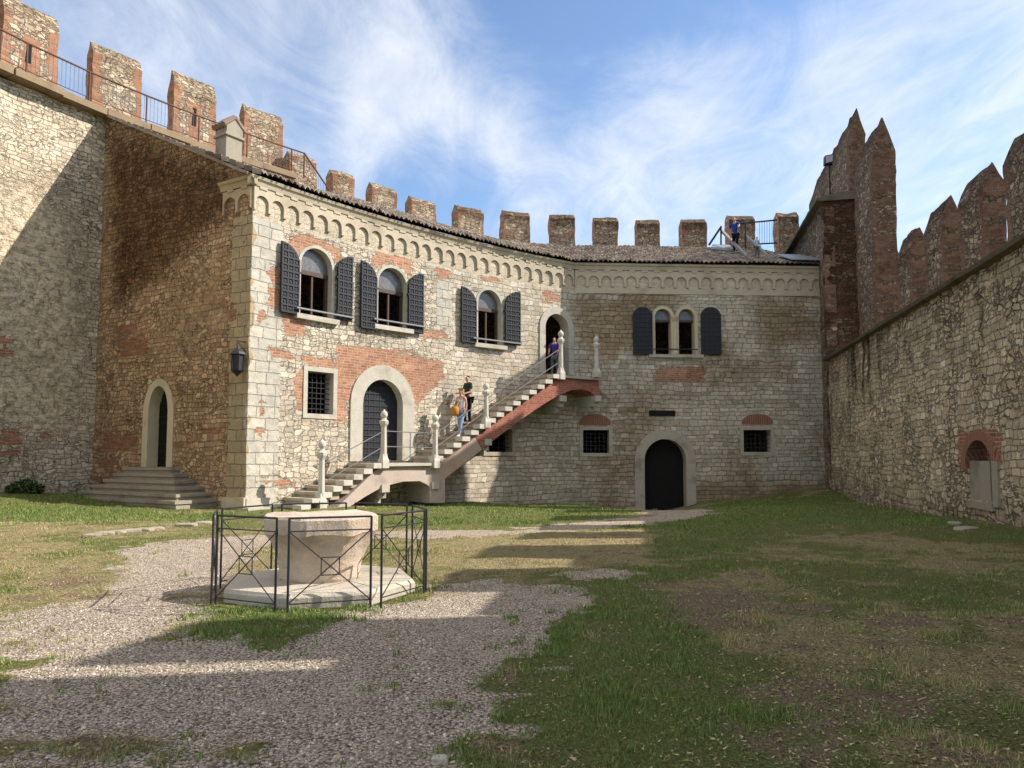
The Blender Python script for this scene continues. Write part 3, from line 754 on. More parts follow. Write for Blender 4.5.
# twin window with dark round-headed shutters
fr_ = frame_part('twin_window', [inner['W4a'], inner['W4b']], outer['W4'], -.035, .42, M['sand'], palace)
mb = MB(); mb.cbox(F, W4a[0]-.3, W4b[1]+.35, -.13, .1, W4a[2]-.14, W4a[2]-.004); mb.rough(.015, 5).build('sill', M['trim_grey'], fr_)
mc = (W4a[1]+W4b[0])/2; cp = F.at(np.array([mc]), .0)[0]
mb = MB(); zb = W4a[2]; zsp = W4a[3]-(W4a[1]-W4a[0])/2
mb.lathe(cp[0], cp[1], [(.15, zb), (.15, zb+.1), (.11, zb+.16), (.1, zb+.3), (.09, zsp-.2), (.11, zsp-.17), (.16, zsp-.02), (.16, zsp+.05)], 12); mb.build('colonnette', M['sand'], fr_)
for wv in (W4a, W4b):
    s0, s1, zb, zt = wv; r = (s1-s0)/2
    mb = MB(); solid(mb, F, arch_poly(s0+.02, s1-.02, zt-r-.1, zt-.02), [], .22, .24); mb.build('fanlight', M['glass'], fr_)
    mb = MB(); mb.cbox(F, s0+.005, s1-.005, .2, .28, zt-r-.2, zt-r-.105); mb.build('casement', M['darkframe'], fr_)
mb = MB(); mb.tube(F.p3(W4a[0]-.1, -.12, W4a[2]+.22), F.p3(W4b[1]+.1, -.12, W4a[2]+.22), .022, 6); mb.build('crossbar', M['iron'], fr_)
for x0, x1 in ((633, 652.5), (701, 721)):
    a, b, z0, z1 = opening(F, x0, x1, 307, 354.5, -.09)
    lattice_leaf(F, arch_poly(a, b, z0, z1, rise=(b-a)*.45), -.12, -.06, a, b, z0, z1, 4, .2).build('shutter', M['darkshutter'], fr_)
# grated small windows with the brick relieving arches over two of them
def grated(key, mat, arch=None, nb=5):
    s0, s1, zb, zt = {'W5': W5, 'W6': W6, 'W7': W7, 'W8': W8}[key]
    f_ = frame_part('grated_window', [inner[key]], outer[key], -.03, .45, mat, palace)
    mb = MB()
    for k in range(1, nb+1): s = s0+(s1-s0)*k/(nb+1); mb.tube(F.p3(s, .2, zb-.02), F.p3(s, .2, zt+.02), .016, 6)
    m = max(3, int((zt-zb)/.16))
    for k in range(1, m): z = zb+(zt-zb)*k/m; mb.tube(F.p3(s0-.02, .2, z), F.p3(s1+.02, .2, z), .014, 6)
    mb.build('grille', M['iron'], f_)
    if arch:
        a, b, z0, z1 = opening(F, *arch, -.01)
        c = (a+b)/2; r = (b-a)/2; n = 12; h = z1-z0
        pl = [(c-r, z0), (c+r, z0)]+[(c+r*math.cos(math.pi*k/n), z0+.08+(h-.08)*math.sin(math.pi*k/n)) for k in range(n+1)]
        mb = MB(); solid(mb, F, pl, [], -.02, .05, paint=lambda V: np.tile([1., .25, 0, 0], (len(V), 1))); mb.build('relieving_arch', M['archbrick'], f_)
    return f_
def arch_brick():
    t = NT('arch brick'); p = t.pos(); uv = t.uv(); w = t.n.new('ShaderNodeTexWave'); t.link(uv, w.inputs['Vector']); w.inputs['Scale'].default_value = 3.2; w.inputs['Distortion'].default_value = 1.5
    a = t.noise(p, 14, 5, .7); col = t.mix(a, (.2, .08, .05), (.33, .15, .095)); col = t.mix(t.sstep(w.outputs[1], .12, .02, 0, .8), col, (.3, .24, .18))
    t.bump(t.math('ADD', a, w.outputs[1]), .012); return t.done(col, .9, .1)
M['archbrick'] = arch_brick()
grated('W5', M['trim'], None, 5); grated('W6', M['trim_grey'], None, 4)
grated('W7', M['trim_grey'], (579, 610.5, 414, 425)); grated('W8', M['trim_grey'], (742, 773, 414, 424))
# wooden lintel of a blocked slit above the dark doorway
a, b, z0, z1 = opening(F, 649, 675, 410.5, 416)
mb = MB(); mb.cbox(F, a, b, -.03, .1, z0, z1); mb.rough(.015, 6).build('lintel', M['blackwood_hollow'], palace)
# doors
fr_ = frame_part('entrance_door', [inner['D1']], outer['D1'], -.05, .5, M['trim'], palace)
s0, s1, zb, zt = D1
lattice_leaf(F, arch_poly(s0-.02, s1+.02, zb, zt+.02), .3, .38, s0, s1, zb, zt, 7, .21).build('door_leaf', M['shutter'], fr_)
fr_ = frame_part('upper_doorway', [inner['D2']], outer['D2'], -.05, .5, M['trim'], palace)
fr_ = frame_part('ground_doorway', [inner['D3']], outer['D3'], -.04, .5, M['trim_grey'], palace)
s0, s1, zb, zt = D3
lattice_leaf(F, arch_poly(s0-.03, s1+.03, zb, zt+.03), .42, .49, s0, s1, zb, zt, 6, .3).build('door_leaf', M['blackwood_hollow'], fr_)  # black leaf stands in for the open doorway's dark interior
s0, s1, zb, zt = SD
mb = MB(); solid(mb, SIDE, sd_out, [sd_in], -.03, .6); fr_ = mb.rough(.008, 5).build('side_doorway', M['sandshade'] if 'sandshade' in M else M['sand'], palace)
lattice_leaf(SIDE, arch_poly(s0-.02, s1+.02, zb, zt+.02, rise=(s1-s0)*.85), .38, .44, s0, s1, zb, zt, 5, .22).build('door_leaf', M['blackwood_hollow'], fr_)
mb = MB(); mb.cbox(F, -.05, .95, -.12, .1, -.6, .38); mb.cbox(F, -.1, 1.15, -.28, .1, -.6, .12); mb.rough(.02, 3).build('plinth', M['trim'], palace)
mb = MB(); mb.cbox(SIDE, LS-.85, LS+.09, -.14, .1, -.6, .4); mb.rough(.02, 3).build('plinth', M['sand'], palace)
# rooms behind: floor slab so that no daylight shows through
mb = MB()
for zf in (4.72,):
    P = np.zeros((len(roofpts), 2, 3))
    for i, (p, th, s) in enumerate(roofpts):
        for j, o in enumerate((.55, OFFK-.1)): P[i, j] = (p[0]-math.sin(th)*o, p[1]+math.cos(th)*o, zf)
    mb.grid(P)
mb.build('upper_floor', M['beam'], palace)

# wall lantern
ls, lz = SIDE.hit(237, 362, -.3)
lx, ly, _ = SIDE.p3(ls, -.28, 0)
lan = thing('wall_lantern', (lx, ly, lz-.4), 'black iron lantern hanging beside the lit corner of the palace', 'lantern')
mb = MB(); mb.lathe(lx, ly, [(.02, lz-.42), (.06, lz-.36), (.17, lz-.27), (.185, lz-.25)], 6); mb.lathe(lx, ly, [(.235, lz+.22), (.185, lz+.3), (.06, lz+.4), (.02, lz+.46)], 6)
for k in range(6):
    t = 2*math.pi*k/6; mb.tube((lx+.17*math.cos(t), ly+.17*math.sin(t), lz-.25), (lx+.2*math.cos(t), ly+.2*math.sin(t), lz+.22), .014, 5)
mb.build('cage', M['iron'], lan)
mb = MB(); mb.lathe(lx, ly, [(.145, lz-.24), (.175, lz+.21)], 6); mb.build('lantern_glass', M['lampglass'] if 'lampglass' in M else M['shutter'], lan)
mb = MB(); wx, wy, _ = SIDE.p3(ls, .02, 0); mb.tube((wx, wy, lz+.62), (lx, ly, lz+.62), .02, 6); mb.tube((lx, ly, lz+.45), (lx, ly, lz+.64), .015, 6); mb.tube((wx, wy, lz+.3), (lx, ly, lz+.6), .014, 6); mb.build('bracket', M['iron'], lan)

# ------------------------------------------------------------------ outside staircase
WST = -1.3
a0 = FS.hit(321, 507, WST); a1 = FS.hit(383, 463, WST); a2 = FS.hit(435, 463, WST); a3 = FS.hit(561, 375, WST); a4 = FS.hit(599, 375, WST)
zL = (a1[1]+a2[1])/2; zT = a3[1]
stairs = thing('outside_staircase', FS.p3(a0[0], WST/2, 0), 'stone outside staircase climbing two flights against the curved palace front', 'staircase')
def flight(sa, za, sb, zb, n):
    rise = (zb-za)/n; run = (sb-sa)/n
    for i in range(n):
        s = sa+run*i; z = za+rise*(i+1); mb = MB()
        mb.cbox(FS, s, s+run+.004*(i % 2), WST+.2+.003*(i % 2), .06, z-rise-.25, z-.09)
        mb.cbox(FS, s-.04, s+run-.002, WST+.05, .055, z-.09, z)
        mb.cbox(FS, s-.06, s+run*.72, WST-.1, WST+.3, z-.16, z+.004, mi=1)
        mb.rough(.008, 4).build('step', [M['tread'], M['post']], stairs)
gz = float(ground_z(*FS.p3(a0[0], WST/2, 0)[:2]))
s_start = a0[0]-.75
flight(s_start, gz-.02, a1[0], zL, 8)
flight(a2[0], zL, a3[0], zT, 15)
def slab(name, pxs, mat, o0, o1, extra=None):
    poly = patch(FS, pxs, WST)
    mb = MB(); solid(mb, FS, poly, [], o0, o1, step=.4, paint=extra); mb.rough(.008, 3); return mb.build(name, mat, stairs)
mb = MB(); mb.cbox(FS, a1[0], (a1[0]+a2[0])/2+.002, WST-.06, .04, zL-.1, zL); mb.cbox(FS, (a1[0]+a2[0])/2+.003, a2[0]+.02, WST-.06, .04, zL-.1, zL-.001); mb.build('landing', M['trim'], stairs)
mb = MB(); mb.cbox(FS, a3[0], a4[0], WST-.06, .5, zT-.1, zT); mb.build('landing', M['trim_grey'], stairs)
# lower arch: pale plaster under the first flight and landing
slab('stair_arch', [(338, 508), (349, 508), (366, 497), (380, 489), (384, 487), (392, 484.5), (404, 481.5), (421, 481), (428, 484.5), (431, 487), (431, 503), (446, 503), (446, 478), (440, 466.5), (384, 466.5), (376, 471)], M['stairplaster'], WST+.06, .05)
def bandcol(V): return np.column_stack([np.ones(len(V)), .1*np.ones(len(V)), np.zeros(len(V)), np.zeros(len(V))])
M['stairbrick'] = masonry('stair brick', [(.4, .18, .12), (.45, .22, .15)], (.4, .3, .22), brick=((.31, .085, .06), (.42, .15, .1)), bmortar=(.38, .27, .2), bump=.02, size=(.2, .1))
M['stairband'] = plain_stone('worn pinkish band', (.42, .28, .22), (.52, .4, .32), 3, .012, damt=.4, dark=(.34, .13, .08))
slab('stair_arch', [(441, 482), (447, 478), (462, 466), (476, 455), (483, 449.5), (476.5, 437.5), (438.5, 466.8)], M['stairband'], WST+.058, .05)
slab('stair_arch', [(483.2, 449.3), (500, 436), (520, 421), (535, 410.5), (548, 402), (560, 395), (572, 390), (582, 389), (591, 391.5), (600, 399), (600, 378.5), (560, 378.5), (477, 437)], M['stairbrick'], WST+.055, .5, bandcol)
for px, py in ((384, 494), (434, 487), (487, 447), (562, 403), (597, 403)):
    s, z = FS.hit(px, py, WST+.1); mb = MB()
    if px < 430 or px > 440:
        mb.cbox(FS, s-.16, s+.16, WST+.0, .1, z+.06, z+.3); mb.cbox(FS, s-.14, s+.14, WST+.16, .1, z-.14, z+.055); mb.cbox(FS, s-.12, s+.12, WST+.42, .1, z-.34, z-.145)
    else:
        mb.cbox(FS, s-.16, s+.16, WST+.0, .1, z-.06, z+.18)
    mb.rough(.012, 5).build('corbel', M['trim'], stairs)
posts = []
def newel(bx, by, tx, ty, o=WST):
    s, z = FS.hit(bx, by, o); d = ray(tx, ty); x, y, _ = FS.p3(s, o, 0); zt = y/d[1]*d[2]+EYE; h = zt-z
    th = math.atan2(*FS.tan(s)[::-1]); mb = MB(); k = h/1.75
    mb.lathe(x, y, [(.18, z-.1), (.18, z+.16*k), (.15, z+.2*k), (.11, z+.36*k)], 4, th+math.pi/4)
    mb.lathe(x, y, [(.098, z+.3*k), (.102, z+.42*k), (.085, z+1.22*k), (.1, z+1.26*k), (.145, z+1.34*k), (.155, z+1.42*k), (.095, z+1.47*k), (.075, z+1.52*k)], 8, th+math.pi/8)
    p = mb.build('newel_post', M['post'], stairs)
    mb = MB(); c = z+1.63*k; mb.lathe(x, y, [(.07, c-.13)]+[(.115*math.sin(a), c-.13*math.cos(a)) for a in np.linspace(.6, 2.7, 7)]+[(.03, c+.13), (.02, c+.17)], 10)
    mb.build('finial', M['post'], p, smooth=True); posts.append((x, y, z, k))
for q in ((321, 507, 320, 440), (383.5, 465, 382.5, 411), (435, 465, 433, 415), (486, 425, 485, 384), (561, 377, 558.5, 331), (596.5, 375, 596, 337)): newel(*q)
mb = MB()
for i in range(5):
    a = posts[i]; b = posts[i+1]
    for fr1 in (.6, 1.1): mb.tube((a[0], a[1], a[2]+fr1*a[3]), (b[0], b[1], b[2]+fr1*b[3]), .016, 6)
for i in (1, 4):
    a = posts[i]; b = posts[i+1]; m = [(a[k]+b[k])/2 for k in range(3)]; mb.tube((m[0], m[1], m[2]-.02), (m[0], m[1], m[2]+1.1), .014, 6)
mb.build('handrail', M['greyiron'], stairs)

# ------------------------------------------------------------------ old stone steps at the side door
sx, sy, _ = SIDE.p3((SD[0]+SD[1])/2, -.6, 0)
osteps = thing('doorstep_flight', (sx, sy, float(ground_z(sx, sy))), 'worn pyramid of stone steps below the narrow side door', 'steps')
zt = SD[2]; wid = [(122, 172), (113, 173), (103, 174), (90, 175), (78, 176), (66, 177)]
gmin = float(ground_z(sx, sy))-.15
nst = 6; dz = (zt-(gmin+.16))/nst
for i, (xa, xb) in enumerate(wid):
    o = -.3-.22*i; yy = 470+7*i
    sa, _ = SIDE.hit(xa, yy, o); sb, _ = SIDE.hit(xb, yy, o); z = zt-dz*i-.01
    sb = min(sb, LS-1.2); mb = MB(); m = sa+(sb-sa)*(.35+.1*(i % 3))
    mb.cbox(SIDE, sa, m-.006, o, .04-.002*i, z-.09, z-.003); mb.cbox(SIDE, sa+.04, sb-.04, o+.05, .03-.002*i, z-dz-.1, z-.091); mb.cbox(SIDE, m+.006, sb, o-.01, .041-.002*i, z-.09, z)
    mb.rough(.02, 2.5, i).build('step', M['stepold'], osteps)

# ------------------------------------------------------------------ curtain wall behind and to the left, with battlements
curtain = thing('curtain_wall', (*K.P[0], 0), 'high rubble curtain wall with a row of battlements rising behind the palace', 'castle wall')
sEnd = K.S[-1]; sStep = K.hit(322, 186, 0)[0]
KBR = [pbox(K, 0, 22, 428, 452), pbox(K, 0, 10, 336, 354), pbox(K, 34, 42, 424, 430), pbox(K, 40, 52, 428, 440)]
KPL = [patch(K, [(-30, 170), (60, 160), (95, 250), (92, 450), (40, 450), (-30, 430)])]
def paint_curt(V):
    br = .9*inmask(V, KBR, .4); pl = .62*inmask(V, KPL, 1.2)+.08
    st = .1+.3*smooth(1.4, .2, V[:, 1]); return np.column_stack([br, st, 0*br, pl])
mb = MB(); solid(mb, K, rect_poly(sJ-14, sJ+.6, -1, 13.42), [], 0, .6, step=.085, paint=paint_curt, back=False); mb.rough(.07, 1.5, 21).build('wall', M['curtain'], curtain)
mb = MB()
for k in range(0, 60):
    s0 = k*sEnd/60; s1 = (k+1)*sEnd/60; zt_ = 13.4 if s1 < sStep else 12.62
    mb.cbox(K, s0, s1+.002, .62 if s0 < sJ else .0, 2.0, -1, zt_-.01)
mb.build('wall', M['curtain'], curtain)
# walkway slab on its inner edge
mb = MB(); ss = np.arange(0, sStep, 1.55)
for k in range(len(ss)-1):
    mb.cbox(K, ss[k]+.01, ss[k+1]-.01, -.42+.04*math.sin(k*2.3), 1.1, 13.43+.015*math.sin(k*1.7), 13.66+.015*math.sin(k*1.7))
mb.rough(.02, 1.5).build('walkway_slab', M['walk'], curtain)
def merlon(parent, cu, s0, s1, o0, o1, z0, zs, zp, mat, edge=.26, stain=.25, end_brick=1.0, seed=0, slit=None, amp=.05, core=0.0, label=None, end_stain=.5):
    """wedge-topped battlement block; brick at its edges, rubble in the middle"""
    mb = MB(); om = (o0+o1)/2
    ns = max(3, int((s1-s0)/.16)); nz = max(3, int((zs-z0)/.16))
    S = np.linspace(s0, s1, ns+1)
    def surf(rows, brickfn, flip):
        P = np.zeros((ns+1, len(rows), 3)); U = np.zeros((ns+1, len(rows), 2)); A = np.zeros((ns+1, len(rows), 4))
        for j, (o, z, v) in enumerate(rows):
            P[:, j, :2] = cu.at(S, o); P[:, j, 2] = z; U[:, j, 0] = S; U[:, j, 1] = v
            A[:, j, 0] = brickfn(S, z); A[:, j, 1] = stain*(.55+.9*smooth(zs-.9, zp-.1, z))
        mb.grid(P, U, A, flip=flip)
    def bf(S_, z):
        e = np.minimum(S_-s0, s1-S_); b = smooth(edge+.08, edge-.08, e)
        if slit: b = np.maximum(b, smooth(.3, .2, np.abs(S_-slit[0]))*(z < slit[2]+.15))
        return np.maximum(b, core)
    zz = np.linspace(z0, zs, nz+1)
    surf([(o0, z, z) for z in zz], bf, False); surf([(o1, z, z) for z in zz], bf, True)
    top = [(o0+(om-o0)*t, zs+(zp-zs)*t, zs+(zp-zs)*t*1.3) for t in (0, .5, .93)]
    surf(top, lambda S_, z: .0*S_, False)
    top2 = [(o1+(om-o1)*t, zs+(zp-zs)*t, zs+(zp-zs)*t*1.3) for t in (0, .5, .93)]
    surf(top2, lambda S_, z: .0*S_, True)
    zr = zs+(zp-zs)*.93; oa = o0+(om-o0)*.93; ob = o1+(om-o1)*.93
    surf([(oa, zr, 0), (om, zp, .1), (ob, zr, .2)], lambda S_, z: .0*S_, False)
    for s, fl in ((s0, True), (s1, False)):
        rows = [(z, 1.0) for z in zz]+[(zs+(zp-zs)*.5, .5), (zp-.02, .06)]
        P = np.zeros((4, len(rows), 3)); U = np.zeros((4, len(rows), 2)); A = np.zeros((4, len(rows), 4))
        for j, (z, f) in enumerate(rows):
            for i in range(4):
                o = om+(o0-om)*f+((o1-o0)*f)*i/3; P[i, j] = cu.p3(s, o, z); U[i, j] = (o, z); A[i, j] = (end_brick, stain*end_stain, 0, 0)
        mb.grid(P, U, A, flip=fl)
    if slit:
        mb.cbox(cu, slit[0]-.09, slit[0]+.09, o0-.012, o0+.02, slit[1], slit[2], mi=1)  # dark panel on the face stands in for the slit's shaded hollow
    mb.rough(amp, 1.7, 31+seed)
    return mb.build('merlon', [mat, M['blackwood_hollow']], parent, label=label)
for i, (xa, xb, yt, yb, sl) in enumerate(((-62, -20, -22, 30, None), (1, 58, 12, 68, (29, 43, 63)), (92, 142, 47, 98, None), (173, 216, 77, 125, (194, 108, 126)), (244, 283, 107, 150, None))):
    s0 = K.hit(max(xa, -180), yb, .95)[0]; s1 = K.hit(xb, yb, .95)[0]; zp = 16.75+.12*math.sin(i*2.6)
    slit = None
    if sl:
        sc_, za = K.hit(sl[0], sl[2], .95); _, zb_ = K.hit(sl[0], sl[1], .95); slit = (sc_, za, zb_)
    merlon(curtain, K, s0, s1, .95, 1.42, 13.3, 16.2, zp, M['merlon'], seed=i, slit=slit, stain=.34, end_brick=.9, amp=.07, end_stain=.8)
rest = [(288, 318, 155), (331, 356, 172), (370, 398, 186), (410, 437, 199), (456, 485, 208), (502, 531, 212), (548, 576, 215), (592, 619, 218), (635, 661, 220), (680, 708, 219), (727, 756, 216), (776, 800, 213)]
for i, (xa, xb, yt) in enumerate(rest):
    s0 = K.hit(xa+2, yt+12, .35)[0]; s1 = K.hit(xb-1, yt+12, .35)[0]
    d = ray((xa+xb)/2, yt); q = K.at(np.array([(s0+s1)/2]), .7)[0]; zp = q[1]/d[1]*d[2]+EYE
    merlon(curtain, K, s0, s1, .35, 1.0, 12.0, zp-.3, zp, M['merlon'], seed=40+i, stain=.62 if i > 3 else .4, end_brick=.4, edge=.14, core=0, amp=.075)
# walkway railing, brown iron, ending in a short descending rail
rail = thing('walkway_railing', K.p3(sJ, -.3, 13.66), 'rusty iron railing along the left wall walk, sloping down at its right end', 'railing')
mbp = MB(); mbr = MB(); mbb = MB(); sR = K.hit(304, 175, -.3)[0]; sR2 = K.hit(331, 190, -.3)[0]
ps = list(np.arange(sJ-9, sR, 2.05))+[sR]
for s in ps:
    mbp = MB(); mbp.tube(K.p3(s, -.3, 13.6), K.p3(s, -.3, 14.72), .032, 6); mbp.build('post', M['rustiron'], rail)
for a, b in zip(ps[:-1], ps[1:]):
    mbr.tube(K.p3(a, -.3, 14.7), K.p3(b, -.3, 14.7), .035, 6); mbr.tube(K.p3(a, -.3, 13.8), K.p3(b, -.3, 13.8), .015, 5)
    for s in np.arange(a+.14, b, .14): mbb.tube(K.p3(s, -.3, 13.8), K.p3(s, -.3, 14.7), .007, 4)
mbr.tube(K.p3(sR, -.3, 14.7), K.p3(sR2, -.3, 13.3), .04, 6); mbr.tube(K.p3(sR, -.3, 13.75), K.p3(sR2, -.3, 12.75), .02, 6)
mbp = MB(); mbp.tube(K.p3(sR2, -.3, 12.6), K.p3(sR2, -.3, 13.35), .032, 6)
for f in np.arange(.08, 1, .09): s = sR+(sR2-sR)*f; mbb.tube(K.p3(s, -.3, 13.75-f*1.0), K.p3(s, -.3, 14.7-1.4*f), .008, 4)
mbp.build('post', M['rustiron'], rail); mbr.build('rails', M['rustiron'], rail); tag(mbb.build('balusters', M['greyiron'], rail), kind='stuff')

# ------------------------------------------------------------------ right curtain wall
rwall = thing('boundary_wall', (*rwp(20), 0), 'long shaded rubble wall along the right of the courtyard with pointed battlements', 'castle wall')
s_a = rws(31.1); s_t = rws(6.55); s_e = rws(-3.5); ZC = 5.72
nb = opening(RW, 967, 995, 440, 501)
niche = arch_poly(nb[0], nb[1], nb[2], nb[3], rise=(nb[1]-nb[0])*.45)
RBR = [pbox(RW, 958, 1001, 431, 461), pbox(RW, 822, 829, 362, 420)]
def paint_right(V):
    br = inmask(V, RBR[:1], .12); st = .3*smooth(3.2, 5.5, V[:, 1])+.2+.3*smooth(1.0, .1, V[:, 1])
    st += .45*smooth(.55, .75, fbm(np.column_stack([V[:, 0]*1.3, V[:, 1]*.12]), 77, 3))*smooth(1, 4.5, V[:, 1])
    pl = .25*fbm(V*.5, 9)+.25*smooth(8, 0, V[:, 0]-s_a+1); return np.column_stack([br, st, 0*br, pl])
mb = MB(); solid(mb, RW, rect_poly(s_a-1.2, s_t, -1, ZC-.1), [niche], 0, .5, step=.07, paint=paint_right, back=False); mb.rough(.07, 1.7, 51).build('wall', M['right'], rwall)
mb = MB(); mb.cbox(RW, s_a-1.2, s_t, .52, 2.1, -1, ZC-.12); mb.build('wall', M['right'], rwall)
mb = MB(); solid(mb, RW, grow(niche, .1), [], .36, .46, paint=lambda V: np.tile([.6, .5, 0, 0], (len(V), 1))); mb.build('niche', M['right'], rwall)
nic = bpy.data.objects['niche']
a, b, z0, z1 = opening(RW, 966.5, 987, 461, 501); mb = MB(); mb.cbox(RW, a, b, .06, .2, z0, z1); mb.rough(.012, 4).build('stone_panel', M['stepold'], nic)
a, b, z0, z1 = opening(RW, 995.5, 1000.5, 461, 507); mb = MB(); mb.cbox(RW, a, b, -.06, .3, z0, z1); mb.rough(.015, 4).build('jamb', M['stepold'], nic)
a, b, z0, z1 = opening(RW, 971, 996, 502, 509); mb = MB(); mb.cbox(RW, a, b, -.08, .3, z0, z1); mb.rough(.02, 4).build('sill', M['stepold'], nic)
# brick arch ring over the niche
c = (nb[0]+nb[1])/2; r0 = (nb[1]-nb[0])/2; h0 = r0*.9
ringp = [(c+(r0+.0)*math.cos(t), nb[3]-h0+h0*math.sin(t)) for t in np.linspace(0, math.pi, 14)]
ringo = [(c+(r0+.24)*math.cos(t), nb[3]-h0+(h0+.24)*math.sin(t)) for t in np.linspace(math.pi, 0, 14)]
mb = MB(); solid(mb, RW, (ringp+ringo)[::-1], [], -.05, .3); mb.rough(.012, 5).build('brick_arch', M['archbrick'], nic)
# sloping mossy coping
mb = MB(); strip(mb, RW, rws(31.15), s_t-.01, [(.02, ZC-.14), (-.16, ZC-.1), (-.2, ZC-.02), (.5, ZC+.22), (1.05, ZC+.3), (1.05, ZC-.1)], 90); mb.rough(.025, 2.6, 61).build('coping', M['coping'], rwall)
# battlements, spaced as in the photo and carried on to the near tower
ends = [(23.65, 25.35), (20.9, 22.6), (18.25, 19.95), (15.55, 17.25), (12.85, 14.55), (10.15, 11.85), (7.3, 8.85)]
for i, (ya, yb) in enumerate(ends):
    merlon(rwall, RW, rws(yb)+.15, rws(ya)-.05, 1.12, 1.66, 5.6, 8.35+.06*math.sin(i*3)+1.15*(ya < 8), 9.0+.08*math.sin(i*2.1)+1.3*(ya < 8), M['tower'], edge=.3, stain=.5, end_brick=.85, seed=70+i, amp=.1, end_stain=.95)
# unseen parapet blocks added between the near battlements to shade the gravel
for ya, yb, zt_ in ((6.5, 7.35, 8.5), (8.8, 10.2, 8.0), (11.8, 12.9, 7.6)):
    mb = MB(); mb.cbox(RW, rws(yb), rws(ya), 1.16, 1.62, 5.6, zt_); mb.rough(.05, 2); mb.build('shade_parapet', M['tower'], rwall)
# tall corner bastion at the far end
bast = thing('corner_bastion', (*rwp(31), 0), 'tall dark brick and stone bastion with pointed wall ends in the far right corner', 'tower')
def paint_b(br, st): return lambda V: np.tile([br, st, 0., 0.], (len(V), 1))
def ypl(yn, yf): return rws(yf), rws(yn)
zB = 12.45
mb = MB()
s0, s1 = ypl(30.9, 40)
def paint_bs(V):
    e = smooth(s1-.55, s1-.35, V[:, 0]); st = .3+.35*smooth(zB-1.2, zB, V[:, 1]); return np.column_stack([.8*e*smooth(5.4, 6.0, V[:, 1]), st, 0*e, 0*e])
solid(mb, RW, rect_poly(s0, s1, -1, zB), [], -.03, .4, step=.2, paint=paint_bs, back=False)
mb.rough(.03, 2, 81).build('stone_face', M['tower'], bast)
# front face of the bastion
pa = RW.p3(s1, -.03, 0); pb = RW.p3(s1, 2.05, 0)
BF = Curve([pa[:2], ((pa[0]+pb[0])/2, (pa[1]+pb[1])/2), pb[:2]])
def paint_bf(V): return np.column_stack([.5-.25*smooth(.5, 1.4, V[:, 0]), .72+.2*smooth(6, 12, V[:, 1])+.2*smooth(.6, 1.3, V[:, 0]), 0*V[:, 0], 0*V[:, 0]])
mb = MB(); solid(mb, BF, rect_poly(0, BF.S[-1], -1, zB), [], 0, .3, step=.2, paint=paint_bf, back=False); mb.rough(.03, 2, 82).build('brick_face', M['tower'], bast)
mb = MB(); strip(mb, RW, s0, s1+.14, [(-.03, zB-.02), (-.3, zB+.02), (-.32, zB+.1), (.6, zB+.32), (2.2, zB+.36), (2.2, zB-.02)], 40); mb.rough(.02, 2.5).build('coping', M['coping'], bast)
# outer parapet: long high wall end (A) and the nearer, lower one (B)
def merl_end(yn, yf, zs, zp, z0, o0, o1, lab, seed): 
    return merlon(bast, RW, rws(yf), rws(yn), o0, o1, z0, zs, zp, M['tower'], edge=.35, stain=.58, end_brick=.8, seed=seed, amp=.08, label=lab, end_stain=.95)
merl_end(30.95, 39.8, 15.3, 16.4, 12.3, 1.1, 1.75, 'long high battlement with pointed end', 90)
merl_end(27.3, 29.9, 13.0, 14.3, 5.5, 1.0, 1.8, 'slender tall battlement in red brick', 91)
mb = MB(); mb.cbox(RW, rws(30.8), rws(27.6), .4, 1.2, 5.4, 6.0); mb.build('wall_base', M['tower'], bast)
# floodlights on the bastion
fx, fy, fz = RW.p3(rws(34.2), .25, 0); d = ray(829, 160); fz = fy/d[1]*d[2]+EYE
fl = thing('floodlight', (fx, fy, fz), 'pair of dark floodlights on a bracket high on the corner bastion', 'floodlight')
d2 = ray(829, 160); fx = fy/d2[1]*d2[0]
mb = MB(); mb.tube((fx, fy, fz-1.9), (fx, fy, fz-.1), .035, 6); mb.tube((fx-.25, fy, fz-.25), (fx+.85, fy+.1, fz-.2), .035, 6); mb.tube((fx+.1, fy, fz-.9), (fx+1.3, fy+.4, fz-1.0), .03, 6); mb.build('bracket', M['iron'], fl)
for k, (dx, w_) in enumerate(((-.05, .2), (.45, .18))):
    mb = MB(); x = fx+dx; q = [(x-w_, fy-.1, fz-.25), (x+w_, fy-.17, fz-.19), (x+w_*.8, fy+.13, fz-.19), (x-w_*.8, fy+.17, fz-.25)]
    mb.hexa(q+[(a_+.05, b_+.06, c_+.45) for a_, b_, c_ in q]); mb.build('lamp_head', M['iron'], fl)
    mb = MB(); mb.add([(q[0][0]+.05, q[0][1]-.012, q[0][2]+.06), (q[1][0]-.05, q[1][1]-.012, q[1][2]+.06), (q[1][0]-.0, q[1][1]+.05, q[1][2]+.4), (q[0][0]+.07, q[0][1]+.04, q[0][2]+.4)], [(0, 1, 2, 3)]); mb.build('lamp_glass', M['lead'], fl)
# near tower that shades the foreground (just outside the frame on the right)
ntow = thing('shade_tower', (*rwp(4), 0), 'unseen stone tower added on the right to shade the foreground', 'tower')
mb = MB(); solid(mb, RW, rect_poly(s_t, s_e, -1, 14.5), [], -.1, 2.6, step=.4, paint=paint_b(.1, .3)); mb.rough(.05, 1.5).build('wall', M['right'], ntow)
for i in range(5):
    s = s_t+.2+2.6*i
    if s+1.6 < s_e: merlon(ntow, RW, s, s+1.6, .3, 1.0, 14.4, 16.2, 16.8, M['tower'], seed=100+i)

